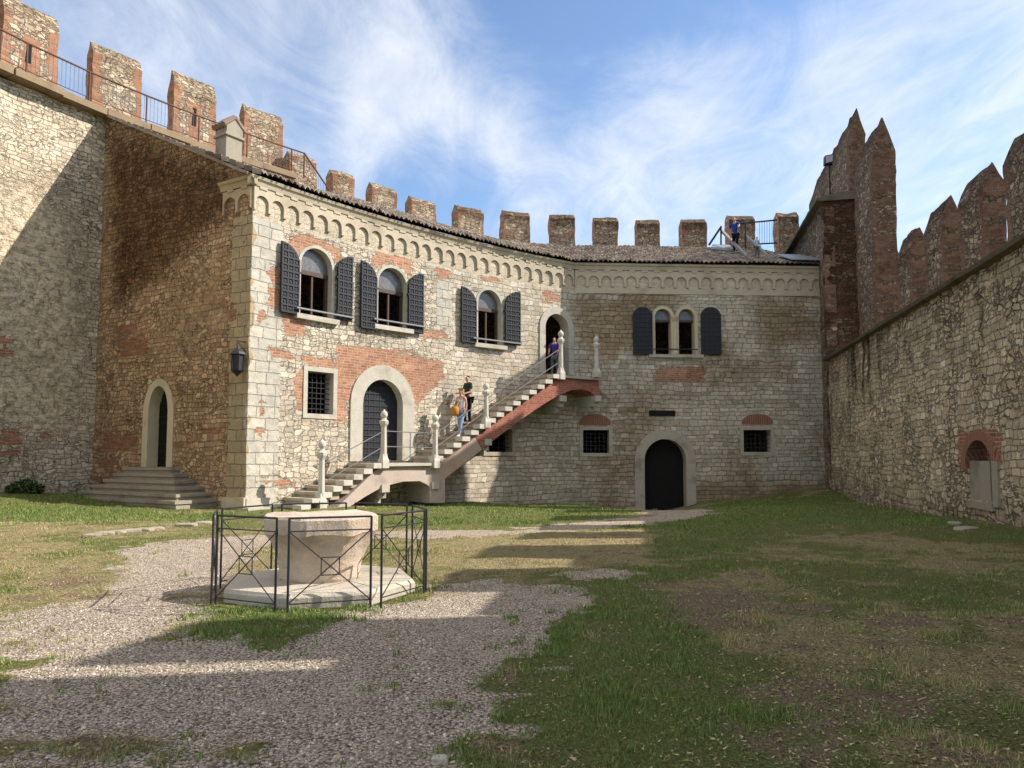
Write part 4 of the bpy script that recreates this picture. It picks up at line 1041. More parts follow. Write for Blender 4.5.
# ------------------------------------------------------------------ stairs and rails on the roof
def ropt(px, py, s_off):
    d = ray(px, py); n = 1
    # roof point on a plane parallel to the straight front at outward offset s_off
    th = TH2; p0 = np.array([KX, KY])+s_off*np.array([-math.sin(th), math.cos(th)]); t_ = np.array([math.cos(th), math.sin(th)])
    # intersect plan ray with the line
    A = np.array([[d[0], -t_[0]], [d[1], -t_[1]]]); k = np.linalg.solve(A, p0); return np.array([d[0]*k[0], d[1]*k[0], d[2]*k[0]+EYE])
rst = thing('roof_stair_rail', tuple(ropt(735, 250, 3.5)), 'pale sloping beams and dark rails of a stair opening in the roof', 'railing')
mb = MB()
for a, b, o in (((722, 231), (747, 257), 2.6), ((746, 236), (775, 263), 2.4)):
    mb = MB(); A = ropt(*a, 6.6); B = ropt(*b, o); mb.tube(A, B, .09, 4); mb.build('beam', M['beam'], rst)
for nm, a_, b_, o_, r_, n_ in (('brace', (709, 245), (721, 227), 6.4, .07, 4), ('post', (721, 250), (721, 226), 6.4, .045, 6), ('post', (745.5, 250), (745.5, 222), 6.4, .04, 6), ('rail', (740, 223.5), (777, 220), 6.9, .045, 6), ('rail', (757, 244), (777, 243), 6.9, .04, 6)):
    mb = MB(); mb.tube(ropt(*a_, o_), ropt(*b_, o_), r_, n_); mb.build(nm, M['iron'], rst)
mb = MB()
for k in range(1, 8): mb.tube(ropt(757+k*2.5, 243.8, 6.9), ropt(757+k*2.5, 222, 6.9), .012, 4)
mb.build('balusters', M['greyiron'], rst)
mb = MB(); q = [ropt(711, 249, 5.2), ropt(733, 251, 5.0), ropt(730, 247, 6.6), ropt(713, 246, 6.6)]; mb.hexa(q+[p+np.array([0, 0, .12]) for p in q]); mb.build('hatch_cover', M['lead'], rst)
mb = MB(); q = [F.p3(LF-1.6, -.4, 10.1), F.p3(LF-.1, -.4, 10.1), F.p3(LF-.1, 1.9, 10.95), F.p3(LF-1.3, 1.9, 10.95)]
mb.hexa(q+[(a_, b_, c_+.05) for a_, b_, c_ in q]); mb.build('flashing', M['lead'], roof)

# ------------------------------------------------------------------ well and its iron fence
WX, WY = -2.26, 8.86; WR = R(-48.5)
gw = float(ground_z(WX, WY))
well = thing('well', (WX, WY, gw), 'carved pinkish stone wellhead on an octagonal plinth inside an iron fence', 'well')
mb = MB(); mb.lathe(WX, WY, [(1.12, gw-.2), (1.13, gw+.13), (1.1, gw+.17), (.2, gw+.175)], 8, WR); mb.rough(.02, 2.5); mb.build('plinth', M['slab'], well)
mb = MB(); N = 64; prof = []
def wring(z, r, sq):
    """sq=1 octagon, 0 circle"""
    out = []
    for k in range(N):
        t = 2*math.pi*k/N; m = (t-WR-math.pi/8+math.pi/8) % (math.pi/4)-math.pi/8
        ro = math.cos(math.pi/8)/math.cos(m); rr = r*(sq*ro*1.09+(1-sq)); out.append((WX+rr*math.cos(t), WY+rr*math.sin(t), z))
    return out
levels = [(gw+.16, .44, 0), (gw+.2, .46, 0), (gw+.32, .47, 0), (gw+.42, .49, .25), (gw+.52, .52, .7), (gw+.62, .56, 1), (gw+.7, .615, 1), (gw+.72, .635, 1), (gw+.885, .64, 1), (gw+.91, .615, 1), (gw+.91, .3, .3)]
vs = []; fs = []
for z, r, q in levels: vs += wring(z, r, q)
for i in range(len(levels)-1):
    for k in range(N): fs.append((i*N+k, i*N+(k+1) % N, (i+1)*N+(k+1) % N, (i+1)*N+k))
fs.append(tuple(range((len(levels)-1)*N, len(levels)*N)))
mb.add(vs, fs); mb.rough(.03, 5, 5); wo = mb.build('wellhead', M['well'], well)
fence = thing('well_fence', (WX, WY, gw), 'octagonal black iron fence with crossed bars round the stone well', 'fence')
RF = 1.27
cor = [np.array([WX+RF*math.cos(WR+k*math.pi/4), WY+RF*math.sin(WR+k*math.pi/4)]) for k in range(8)]
for k in range(8):
    a, b = cor[k], cor[(k+1) % 8]; e = (b-a)/np.linalg.norm(b-a); a = a+e*.07; b = b-e*.07; z0 = float(ground_z(*a))-.03; zt = gw+.97
    mb = MB()
    def pt(f, z): q = a+(b-a)*f; return (q[0], q[1], gw+z)
    mb.tube(pt(0, -.05), pt(0, .97), .013, 6); mb.tube(pt(1, -.05), pt(1, .97), .013, 6)
    for z in (.965, .83, .1): mb.tube(pt(0, z), pt(1, z), .007 if z < .9 else .011, 6)
    mb.tube(pt(0, .1), pt(1, .83), .0065, 6); mb.tube(pt(1, .1), pt(0, .83), .0065, 6)
    h = .1; 
    for fa, za, fb, zb in ((.39, .375, .61, .375), (.39, .555, .61, .555), (.39, .375, .39, .555), (.61, .375, .61, .555)): mb.tube(pt(fa, za), pt(fb, zb), .006, 5)
    mb.build('fence_panel', M['iron'], fence)

# ------------------------------------------------------------------ ground
def gpoly(pxs): return [ground_hit(*p) for p in pxs]
GRAV = [gpoly([(-250, 766), (-200, 720), (0, 700), (45, 668), (20, 640), (35, 612), (95, 592), (110, 572), (140, 552), (180, 541), (215, 536), (300, 534), (425, 531), (500, 531), (560, 526), (640, 517), (655, 508), (700, 509), (712, 514), (690, 520), (640, 525), (560, 532), (440, 538), (330, 540), (280, 545), (260, 560), (215, 590), (190, 606), (185, 640), (260, 652), (330, 630), (360, 616), (420, 600), (435, 584), (500, 582), (540, 588), (570, 597), (555, 625), (505, 650), (528, 672), (490, 694), (530, 728), (465, 766)]),
        gpoly([(578, 575), (600, 573), (618, 574), (615, 578), (585, 579)])]
NEARG = [[(-6.5, 4.2), (-.15, 4.2), (-.3, 2), (-1.2, -6), (-8, -6)]]
LUSH = [gpoly(p) for p in ([(470, 766), (560, 700), (600, 640), (640, 600), (700, 640), (720, 700), (740, 766)], [(630, 522), (700, 520), (720, 505), (830, 492), (960, 522), (900, 530), (760, 520), (720, 545), (660, 560)],
        [(420, 505), (640, 503), (640, 515), (560, 523), (425, 526)], [(-100, 494), (70, 494), (210, 514), (205, 522), (-100, 510)], [(190, 612), (300, 606), (330, 622), (300, 655), (240, 650), (185, 628)], [(385, 590), (440, 585), (425, 602), (380, 608)], [(560, 640), (660, 600), (690, 566), (600, 590)])]
DRY = [gpoly(p) for p in ([(-100, 520), (190, 524), (120, 560), (90, 590), (10, 640), (-100, 640)], [(430, 545), (650, 528), (700, 535), (640, 572), (430, 576)], [(650, 582), (760, 580), (800, 600), (780, 660), (700, 650), (655, 610)], [(780, 530), (1000, 545), (1000, 580), (800, 560)])]
SOIL = [gpoly(p) for p in ([(650, 585), (735, 582), (790, 610), (740, 640), (690, 625)], [(780, 690), (860, 680), (880, 720), (800, 740)], [(840, 640), (930, 632), (930, 655), (850, 660)], [(760, 745), (840, 738), (900, 768), (770, 768)])]
def gmasks(x, y):
    P = np.column_stack([x, y]); n = fbm(P*1.3, 3)-.5; n2 = fbm(P*5, 8)-.5; n3 = fbm(P*.35, 14)-.5
    gd = np.minimum.reduce([sdf_poly(P, g) for g in GRAV+NEARG])
    grav = smooth(.3, -.22, gd+n*1.3+n2*1.1)
    lush = np.zeros(len(P)); dry = np.zeros(len(P)); soil = np.zeros(len(P))
    for g in LUSH: lush = np.maximum(lush, smooth(.9, -.6, sdf_poly(P, g)+n*2.2))
    for g in DRY: dry = np.maximum(dry, smooth(.9, -.6, sdf_poly(P, g)+n*2.2))
    for g in SOIL: soil = np.maximum(soil, smooth(.5, -.4, sdf_poly(P, g)+n*2.6))
    dry = np.clip(.36+1.3*n3+1.6*n+.9*n2+.35*dry-.6*lush, 0, 1)
    soil = np.clip(.8*soil+.8*smooth(.17, .3, n+.5*n2)*(1-lush), 0, 1)
    tuft = smooth(.2, .28, fbm(P*2.1, 40)-.5+.5*n2)
    return grav, dry, soil, lush, tuft
gx = np.concatenate([[-400, -150, -60, -32], np.arange(-24, -8, .3), np.arange(-8, 12, .14), np.arange(12, 20, .4), [30, 60, 150, 400]])
gy = np.concatenate([[-400, -150, -60, -25], np.arange(-12, 2, .4), np.arange(2, 14, .12), np.arange(14, 42, .2), [50, 80, 200, 500, 900]])
X, Y = np.meshgrid(gx, gy, indexing='ij'); x = X.ravel(); y = Y.ravel()
near = (np.abs(x) < 25) & (y > -13) & (y < 43)
z = np.where(near, ground_z(x, y), -.1); grav, dry, soil, lush, tuft = gmasks(x, y)
z = z+.05*(fbm(np.column_stack([x, y])*1.2, 60)-.5)*near+.025*(1-grav)*near
mb = MB(); mb.grid(np.column_stack([x, y, z]).reshape(len(gx), len(gy), 3), np.column_stack([x, y]).reshape(len(gx), len(gy), 2), np.column_stack([grav, dry, soil, lush]).reshape(len(gx), len(gy), 4))
def ground_mat():
    t = NT('courtyard ground'); uv = t.uv(); gr, dr, so, lu, _ = t.attr()
    def gray(v):
        c = t.n.new('ShaderNodeCombineColor'); [t.link(v, c.inputs[i]) for i in range(3)]; return c.outputs[0]
    f = t.noise(uv, 40, 4, .7, dims='2D'); m = t.noise(uv, 3.2, 6, .7, dims='2D'); b = t.noise(uv, .7, 5, .6, dims='2D')
    v = t.vor(uv, 44, 'F1', rnd=1); s = t.n.new('ShaderNodeSeparateColor'); t.link(v.outputs['Color'], s.inputs[0])
    v2 = t.vor(uv, 85, 'F1', rnd=1); s2 = t.n.new('ShaderNodeSeparateColor'); t.link(v2.outputs['Color'], s2.inputs[0])
    gc = t.ramp(s.outputs[0], [(0, (.11, .083, .06)), (.27, (.34, .27, .2)), (.55, (.58, .465, .355)), (.8, (.69, .57, .45)), (1, (.8, .7, .58))])
    gc2 = t.ramp(s2.outputs[0], [(0, (.16, .12, .09)), (.5, (.52, .415, .315)), (1, (.72, .6, .47))])
    gc = t.mix(.45, gc, gc2)
    gc = t.mix(1.0, gc, gray(t.sstep(v.outputs[0], .15, .8, 1.2, .3)), 'MULTIPLY')
    gc = t.mix(1.0, gc, gray(t.math('ADD', t.math('MULTIPLY', m, .7), .68)), 'MULTIPLY')
    gc = t.mix(t.sstep(t.math('ADD', t.math('MULTIPLY', b, .6), t.math('MULTIPLY', m, .45)), .52, .7, 0, .4), gc, t.mix(t.noise(uv, 60, 3, .7, dims='2D'), (.36, .275, .2), (.58, .47, .36)))
    ff = t.noise(uv, 95, 4, .75, dims='2D'); f = t.sstep(t.math('ADD', t.math('MULTIPLY', f, .55), t.math('MULTIPLY', ff, .45)), .36, .64)
    soil = t.mix(f, (.12, .08, .05), (.34, .245, .165)); straw = t.mix(f, (.17, .13, .06), (.46, .37, .2)); green = t.mix(f, (.07, .08, .022), (.22, .22, .075))
    straw = t.mix(t.sstep(t.noise(uv, 14, 5, .75, dims='2D'), .5, .68, 0, .7), straw, green)
    c = t.mix(t.sstep(t.math('ADD', dr, t.math('MULTIPLY', t.math('SUBTRACT', m, .5), .7)), .3, .75), green, straw)
    c = t.mix(t.sstep(t.math('ADD', so, t.math('MULTIPLY', t.math('SUBTRACT', m, .5), .6)), .35, .7), c, soil)
    gm = t.sstep(t.math('ADD', gr, t.math('MULTIPLY', t.math('SUBTRACT', t.noise(uv, 9, 5, .75, dims='2D'), .5), .8)), .35, .65)
    c = t.mix(gm, c, gc)
    h = t.math('ADD', t.math('MULTIPLY', t.math('SUBTRACT', 1.0, v.outputs[0]), .9), t.math('MULTIPLY', f, .5))
    t.bump(h, .02); return t.done(c, .95, .1)
g = mb.build('ground', ground_mat(), None, smooth=True); tag(g, kind='structure', label='courtyard ground of gravel and patchy grass')

# grass: individual blades, denser and longer near the viewer
def grass():
    P = []; 
    for (ya, yb, dens) in ((2.6, 5, 8500), (5, 8, 4600), (8, 13, 1500), (13, 20, 560), (20, 33, 240)):
        xa = -.78*yb-1.5; xb = min(.78*yb+1.5, 14.5); n = int(dens*(yb-ya)*(xb-xa))
        P.append(np.column_stack([RNG.uniform(xa, xb, n), RNG.uniform(ya, yb, n)]))
    P = np.concatenate(P); x, y = P.T
    inside = (x < 6.8+.21*y+.05)
    # keep clear of the palace front
    fr_y = np.interp(x, F.P[:, 0], F.P[:, 1]); inside &= ~((x > CX) & (y > fr_y-.02))
    side_y = np.interp(x, [JX, CX], [JY, CYY]); inside &= ~((x < CX) & (x > JX) & (y > side_y-.02)); inside &= x > np.interp(y, [3, 10, 17, 22.2, 25.3], [-21, -19.6, -17.9, -15.95, -14.3])
    inside &= np.hypot(x-WX, y-WY) > 1.08
    x = x[inside]; y = y[inside]
    grav, dry, soil, lush, tuft = gmasks(x, y); P = np.column_stack([x, y])
    cl = fbm(P*3.3, 90); cl2 = fbm(P*9, 95)
    pr = (1-grav)*(1-.75*soil)*(.42+.58*smooth(.35, .62, cl+.25*lush-.1*dry+.3*(cl2-.5)))
    pr = np.maximum(pr, tuft*.55*smooth(.25, .7, grav)*smooth(.5, .75, cl2))
    k = RNG.random(len(x)) < pr
    x, y, dry, lush, cl, grav = x[k], y[k], dry[k], lush[k], cl[k], grav[k]; n = len(x)
    z = ground_z(x, y)+.05*(fbm(np.column_stack([x, y])*1.2, 60)-.5)+.01
    hgt = (.015+.016*lush+.026*smooth(.45, .7, cl))*RNG.uniform(.5, 1.5, n)*(1+.012*y)
    wdt = (.0022+.00055*y)*RNG.uniform(.7, 1.4, n)
    ang = RNG.uniform(0, 2*math.pi, n); lean = RNG.uniform(.1, .9, n)*hgt; la = RNG.uniform(0, 2*math.pi, n)
    V = np.zeros((n, 3, 3)); dx = np.cos(ang)*wdt; dy = np.sin(ang)*wdt
    V[:, 0] = np.column_stack([x-dx, y-dy, z-.01]); V[:, 1] = np.column_stack([x+dx, y+dy, z-.01])
    V[:, 2] = np.column_stack([x+np.cos(la)*lean, y+np.sin(la)*lean, z+hgt])
    d = np.clip(.1+dry+RNG.normal(0, .3, n), 0, 1)[:, None]; d = smooth(.3, .9, d)
    gcol = np.array([.085, .14, .028])+RNG.random((n, 1))*np.array([.13, .15, .05]); scol = np.array([.3, .24, .11])+RNG.random((n, 1))*np.array([.2, .17, .1])
    c = gcol*(1-d)+scol*d
    # dead blades and leaf litter lying flat between the living grass
    m = 110000; yl = 2.7+20*RNG.random(m)**1.8; xl = RNG.uniform(-1, 1, m)*(.76*yl+.8)
    kl = (np.hypot(xl-WX, yl-WY) > 1.2) & (xl < 6.7+.21*yl); xl, yl = xl[kl], yl[kl]; gl, dl, sl, ll, _ = gmasks(xl, yl)
    kl = RNG.random(len(xl)) < np.clip((1-gl)*(.3+.7*np.maximum(dl, sl)), .015, 1); xl, yl = xl[kl], yl[kl]; m = len(xl)
    zl = ground_z(xl, yl)+.05*(fbm(np.column_stack([xl, yl])*1.2, 60)-.5)+.03; al = RNG.uniform(0, 6.28, m); L_ = RNG.uniform(.01, .036, m)*(1+.03*yl); w_ = RNG.uniform(.003, .007, m)*(1+.06*yl); w_ = np.where(RNG.random(m) > .93, L_*.3, w_)
    Vl = np.zeros((m, 3, 3)); ca, sa = np.cos(al), np.sin(al)
    Vl[:, 0] = np.column_stack([xl-sa*w_, yl+ca*w_, zl]); Vl[:, 1] = np.column_stack([xl+sa*w_, yl-ca*w_, zl+RNG.uniform(-.008, .01, m)]); Vl[:, 2] = np.column_stack([xl+ca*L_, yl+sa*L_, zl+RNG.uniform(-.01, .012, m)])
    tl = RNG.random((m, 1)); colr = np.array([.1, .06, .035])*(1-tl)+np.array([.46, .37, .2])*tl; gk = RNG.random(m) < .35; colr[gk] = np.array([.09, .12, .03])+RNG.random((gk.sum(), 1))*np.array([.08, .09, .03])
    V = np.concatenate([V, Vl]); c = np.concatenate([c, colr]); n = n+m
    me = bpy.data.meshes.new('grass'); me.vertices.add(3*n); me.vertices.foreach_set('co', V.ravel().astype(np.float32))
    me.loops.add(3*n); me.loops.foreach_set('vertex_index', np.arange(3*n, dtype=np.int32)); me.polygons.add(n)
    me.polygons.foreach_set('loop_start', np.arange(0, 3*n, 3, dtype=np.int32)); me.polygons.foreach_set('loop_total', np.full(n, 3, np.int32))
    me.update(calc_edges=True)
    at = me.color_attributes.new('mask', 'FLOAT_COLOR', 'POINT'); cc = np.ones((n, 3, 4), np.float32); cc[:, :, :3] = c[:, None, :]
    at.data.foreach_set('color', cc.ravel())
    t = NT('grass blades'); _, _, _, _, col = t.attr(); mat = t.done(col, .7, .15)
    me.materials.append(mat); o = bpy.data.objects.new('grass', me); COL.objects.link(o)
    print('blades', n); return tag(o, 'short patchy grass, green and straw coloured, over the courtyard', 'grass', kind='stuff')
grass()
# loose gravel stones standing proud of the path near the viewer
def pebbles():
    n = 90000; y = 2.8+11*RNG.random(n)**1.6; x = RNG.uniform(-1, 1, n)*(.75*y+.4)
    grav = gmasks(x, y)[0]; k = (RNG.random(n) < np.maximum(grav, .07)) & (np.hypot(x-WX, y-WY) > 1.15); x, y = x[k], y[k]; n = len(x)
    z = ground_z(x, y)+.05*(fbm(np.column_stack([x, y])*1.2, 60)-.5); r = RNG.uniform(.004, .0095, n)*(1+.9*(RNG.random(n) > .96))
    base = np.array([(1, 0, 0), (-.5, .87, 0), (-.5, -.87, 0), (.3, .2, .8), (-.35, -.1, .7)]); fc = np.array([(0, 1, 3), (1, 4, 3), (1, 2, 4), (2, 3, 4), (2, 0, 3)])
    a = RNG.uniform(0, 6.28, n); V = base[None]*RNG.uniform(.7, 1.3, (n, 5, 1))*r[:, None, None]
    ca, sa = np.cos(a)[:, None], np.sin(a)[:, None]; W = np.stack([V[..., 0]*ca-V[..., 1]*sa+x[:, None], V[..., 0]*sa+V[..., 1]*ca+y[:, None], V[..., 2]+z[:, None]], -1)
    me = bpy.data.meshes.new('gravel'); me.vertices.add(5*n); me.vertices.foreach_set('co', W.ravel().astype(np.float32))
    fi = (fc[None]+5*np.arange(n)[:, None, None]).ravel().astype(np.int32); me.loops.add(len(fi)); me.loops.foreach_set('vertex_index', fi)
    m = len(fi)//3; me.polygons.add(m); me.polygons.foreach_set('loop_start', np.arange(0, 3*m, 3, dtype=np.int32)); me.polygons.foreach_set('loop_total', np.full(m, 3, np.int32)); me.update(calc_edges=True)
    at = me.color_attributes.new('mask', 'FLOAT_COLOR', 'POINT'); c = np.ones((n, 5, 4), np.float32); tt = RNG.random((n, 1, 1))**1.1
    c[..., :3] = np.array([.13, .1, .08])*(1-tt)+np.array([.72, .62, .51])*tt; at.data.foreach_set('color', c.ravel())
    t = NT('gravel stones'); me.materials.append(t.done(t.attr()[4], .9, .15)); o = bpy.data.objects.new('gravel', me); COL.objects.link(o)
    tag(o, 'loose pale gravel scattered over the path', 'gravel', kind='stuff')
pebbles()

# kerb stones and loose stones
def stone(px, py, w, d_, h, label, cat='stone', group=None, mat='slab', rot=0.0, name='loose_stone'):
    x, y = ground_hit(px, py); z = float(ground_z(x, y)); bm = bmesh.new(); bmesh.ops.create_icosphere(bm, subdivisions=3, radius=1)
    v = np.array([tuple(q.co) for q in bm.verts]); f = [tuple(q.index for q in fa.verts) for fa in bm.faces]; bm.free()
    v = np.sign(v)*np.abs(v)**.6; v = v*(1+.35*(fbm(v*1.3+px, 7)-.5)[:, None]); v = v*np.array([w/2, d_/2, h/2])
    c, s = math.cos(rot), math.sin(rot); v = np.column_stack([v[:, 0]*c-v[:, 1]*s, v[:, 0]*s+v[:, 1]*c, v[:, 2]])
    mb = MB(); mb.add(v+np.array([x, y, z+h*.22]), f); o = mb.build(name, M[mat], None); return tag(o, label, cat, group)
KG = 'kerb stones beside the left gravel'
for i, (px, py, w) in enumerate(((92, 538, .42), (104, 536, .5), (117, 534.5, .46), (130, 533, .55), (144, 532, .5), (157, 531, .4), (186, 527, .6), (203, 525, .5))):
    stone(px, py, w*.75, .22, .12, 'pale kerb stone, %s in the low row left of the well' % ('leftmost', 'second from left', 'third from left', 'fourth from left', 'fourth from right', 'third from right', 'second from right', 'rightmost')[i], 'kerb stone', KG, 'stepold', .3+.4*math.sin(i*2.7), 'kerb_stone')
stone(440, 763, .09, .06, .05, 'small white stone lying at the near edge of the gravel')
stone(966, 531, .5, .3, .12, 'flat grey stone at the foot of the right wall nearer the camera', mat='stepold', rot=.5)
stone(955, 525, .4, .25, .1, 'flat grey stone at the foot of the right wall just beyond its neighbour', mat='stepold', rot=1.0)

# leafy weed at the foot of the left wall
def shrub(px, py, r, h, label, seed):
    x, y = ground_hit(px, py); z = float(ground_z(x, y)); rg = np.random.default_rng(seed); mb = MB()
    th = thing('wall_weed', (x, y, z), label, 'plant')
    for k in range(420):
        a = rg.uniform(0, 6.28); q = rg.random()**.5*r; p = np.array([x+q*math.cos(a), y+q*math.sin(a), z+rg.random()*h*(1-.6*q/r)]); s = rg.uniform(.05, .11)
        e = rg.normal(size=3); e /= np.linalg.norm(e); f_ = np.cross(e, rg.normal(size=3)); f_ /= np.linalg.norm(f_)
        mb.add([p-e*s, p+f_*s*.4, p+e*s, p-f_*s*.4], [(0, 1, 2, 3)])
    mb.build('foliage', M['leaf'], th); mb = MB()
    for k in range(9): a = rg.uniform(0, 6.28); mb.tube((x, y, z-.03), (x+.6*r*math.cos(a), y+.6*r*math.sin(a), z+h*.6), .012, 5)
    mb.build('stem', M['leaf'], th)
M['leaf'] = simple('weed leaves', (.035, .06, .016), .7, .2, 0, 8, .8, .002)
shrub(25, 494, .5, .55, 'dark leafy weed at the foot of the left curtain wall', 3)

# ------------------------------------------------------------------ people
def skin_mesh(name, joints, edges, mat, parent, root, sub=1, extra=None):
    me = bpy.data.meshes.new(name); off = wloc(parent); keys = list(joints); me.from_pydata([joints[k][0] for k in keys], [(keys.index(a), keys.index(b)) for a, b in edges], [])
    o = bpy.data.objects.new(name, me); COL.objects.link(o); m = o.modifiers.new('s', 'SKIN'); m.use_smooth_shade = True
    for k, sv in zip(keys, me.skin_vertices[0].data): sv.radius = joints[k][1] if isinstance(joints[k][1], tuple) else (joints[k][1],)*2; sv.use_root = (k == root)
    if sub: sm = o.modifiers.new('u', 'SUBSURF'); sm.levels = sm.render_levels = sub
    dg = bpy.context.evaluated_depsgraph_get(); dg.update(); me2 = bpy.data.meshes.new_from_object(o.evaluated_get(dg)); bpy.data.objects.remove(o)
    for p in me2.polygons: p.use_smooth = True
    me2.materials.clear(); me2.materials.append(mat); o = bpy.data.objects.new(name, me2); COL.objects.link(o); o.parent = parent; return o
def person(loc, yaw, h, label, top, bottom, hair, armL, armR, legL=(0, 0), legR=(0, 0), sleeve=.5, longhair=False, short=False, lean=0.0, shoes=None):
    """arm = (shoulder forward angle, sideways, elbow bend); leg = (hip forward angle, knee bend)"""
    p = thing('person', loc, label, 'person', 'visitors to the castle'); p.rotation_euler = (0, 0, yaw); k = h/1.75; J = {}
    def S(v): return (v[0]*k, v[1]*k, v[2]*k)
    hipz = .9
    def ln(v): return (v[0], v[1]+math.sin(lean)*(v[2]-hipz)*(v[2] > hipz), v[2])
    def add(n, v, r): J[n] = (S(ln(v)), r*k if not isinstance(r, tuple) else (r[0]*k, r[1]*k))
    add('pelvis', (0, 0, hipz+.02), (.15, .11)); add('waist', (0, 0, 1.08), (.135, .1)); add('chest', (0, .01, 1.28), (.16, .11)); add('neckb', (0, 0, 1.46), .065); add('neck', (0, .01, 1.52), .05)
    add('jaw', (0, .035, 1.57), (.058, .07)); add('head', (0, .02, 1.65), (.078, .095)); add('crown', (0, .005, 1.72), (.06, .07)); add('nose', (0, .12, 1.635), .014)
    E = [('pelvis', 'waist'), ('waist', 'chest'), ('chest', 'neckb'), ('neckb', 'neck'), ('neck', 'jaw'), ('jaw', 'head'), ('head', 'crown'), ('head', 'nose')]
    minz = 9
    for sd, sg, arm, leg in (('l', -1, armL, legL), ('r', 1, armR, legR)):
        sh = np.array([sg*.19, 0, 1.42]); a, out, el = arm
        d1 = np.array([sg*math.sin(out), math.sin(a)*math.cos(out), -math.cos(a)*math.cos(out)]); elb = sh+.29*d1
        d2 = np.array([sg*math.sin(out)*.6-sg*.25*math.sin(el), math.sin(a+el), -math.cos(a+el)]); d2 /= np.linalg.norm(d2); wr = elb+.25*d2
        add('sh'+sd, sh, .062); add('up'+sd, sh+.12*d1, .05); add('el'+sd, elb, .04); add('fa'+sd, elb+.08*d2, .04); add('wr'+sd, wr, .027); hd = wr+.07*d2; add('hd'+sd, hd, (.038, .022))
        E += [('neckb', 'sh'+sd), ('sh'+sd, 'up'+sd), ('up'+sd, 'el'+sd), ('el'+sd, 'fa'+sd), ('fa'+sd, 'wr'+sd), ('wr'+sd, 'hd'+sd)]
        ax = np.array([0, 1., 0])-d2*d2[1]; ax /= np.linalg.norm(ax)+1e-6
        for f in range(4):
            q = hd+ax*(.03-.02*f)+d2*(.055-.006*abs(f-1)); q2 = q+d2*.03-np.array([sg*.012, 0, 0]); add('f%d%s' % (f, sd), q, .009); add('g%d%s' % (f, sd), q2, .008); E += [('hd'+sd, 'f%d%s' % (f, sd)), ('f%d%s' % (f, sd), 'g%d%s' % (f, sd))]
        q = wr+d2*.04+ax*.045; add('t1'+sd, q, .011); add('t2'+sd, q+d2*.03+ax*.008, .009); E += [('wr'+sd, 't1'+sd), ('t1'+sd, 't2'+sd)]
        hp = np.array([sg*.095, 0, hipz-.02]); a, kb = leg; d1 = np.array([sg*.03, math.sin(a), -math.cos(a)]); kn = hp+.43*d1; d2 = np.array([0, math.sin(a-kb), -math.cos(a-kb)]); an = kn+.41*d2
        add('hp'+sd, hp, .085); add('th'+sd, hp+.2*d1, .075); add('kn'+sd, kn, .055); add('ca'+sd, kn+.14*d2, .053); add('an'+sd, an, .036); add('he'+sd, an+np.array([0, -.02, -.04]), .035); add('to'+sd, an+np.array([0, .15, -.045]), (.04, .028))
        E += [('pelvis', 'hp'+sd), ('hp'+sd, 'th'+sd), ('th'+sd, 'kn'+sd), ('kn'+sd, 'ca'+sd), ('ca'+sd, 'an'+sd), ('an'+sd, 'he'+sd), ('an'+sd, 'to'+sd)]
        minz = min(minz, an[2]-.075)
    dz = -minz*k
    J = {n: ((v[0], v[1], v[2]+dz), r) for n, (v, r) in J.items()}
    skin_mesh('body', J, E, M['skin'], p, 'pelvis')
    def wear(name, names, grow_, mat, root, ends=None):
        jj = {n: (J[n][0], tuple(x+grow_ for x in (J[n][1] if isinstance(J[n][1], tuple) else (J[n][1],)*2))) for n in names}
        for n, (a, b, f, r) in (ends or {}).items():
            A = np.array(J[a][0]); B = np.array(J[b][0]); jj[n] = (tuple(A+(B-A)*f), (r*k, r*k))
        ee = [(a, b) for a, b in E if a in jj and b in jj]
        if ends:
            for n, (a, b, f, r) in ends.items(): ee.append((a, n))
        return skin_mesh(name, jj, ee, mat, p, root)
    if sleeve > 0: wear('shirt', ['pelvis', 'waist', 'chest', 'neckb', 'shl', 'shr', 'upl', 'upr'], .014, top, 'waist', {'cl': ('upl', 'ell', .55, .058), 'cr': ('upr', 'elr', .55, .058)})
    else: wear('shirt', ['pelvis', 'waist', 'chest', 'neckb'], .012, top, 'waist', {'stl': ('neckb', 'shl', .6, .05), 'str': ('neckb', 'shr', .6, .05)})
    if short: wear('shorts', ['pelvis', 'hpl', 'hpr', 'thl', 'thr'], .016, bottom, 'pelvis', {'kl': ('thl', 'knl', .8, .075), 'kr': ('thr', 'knr', .8, .075)})
    else: wear('trousers', ['pelvis', 'hpl', 'hpr', 'thl', 'thr', 'knl', 'knr', 'cal', 'car', 'anl', 'anr'], .014, bottom, 'pelvis')
    hj = {'c': (tuple(np.array(J['head'][0])+np.array([0, -.018, .02])*k), (.086*k, .098*k)), 't': (tuple(np.array(J['crown'][0])+np.array([0, -.012, .012])*k), (.07*k, .08*k))}
    he = [('c', 't')]
    if longhair: hj['n'] = (tuple(np.array(J['neck'][0])+np.array([0, -.06, .0])*k), (.05*k, .04*k)); he.append(('c', 'n'))
    skin_mesh('hair', hj, he, hair, p, 'c')
    if shoes:
        for sd in 'lr': skin_mesh('shoe', {'h': (J['he'+sd][0], (.043*k,)*2), 't': (J['to'+sd][0], (.047*k, .036*k))}, [('h', 't')], shoes, p, 'h')
    # eyes
    for sg in (-1, 1):
        mb = MB(); c = np.array(J['head'][0])+np.array([sg*.032, .088, .012])*k; mb.lathe(c[0], c[1], [(.004*k, c[2]-.009*k), (.011*k, c[2]), (.004*k, c[2]+.009*k)], 6)
        me = mb.build('eye', M['hairdark'], None); me.parent = p
    return p, J
def stair_z(s):
    if s <= a2[0]: return zL
    n = 15; i = min(n-1, int((s-a2[0])/((a3[0]-a2[0])/n))); return zL+(zT-zL)/n*(i+1)
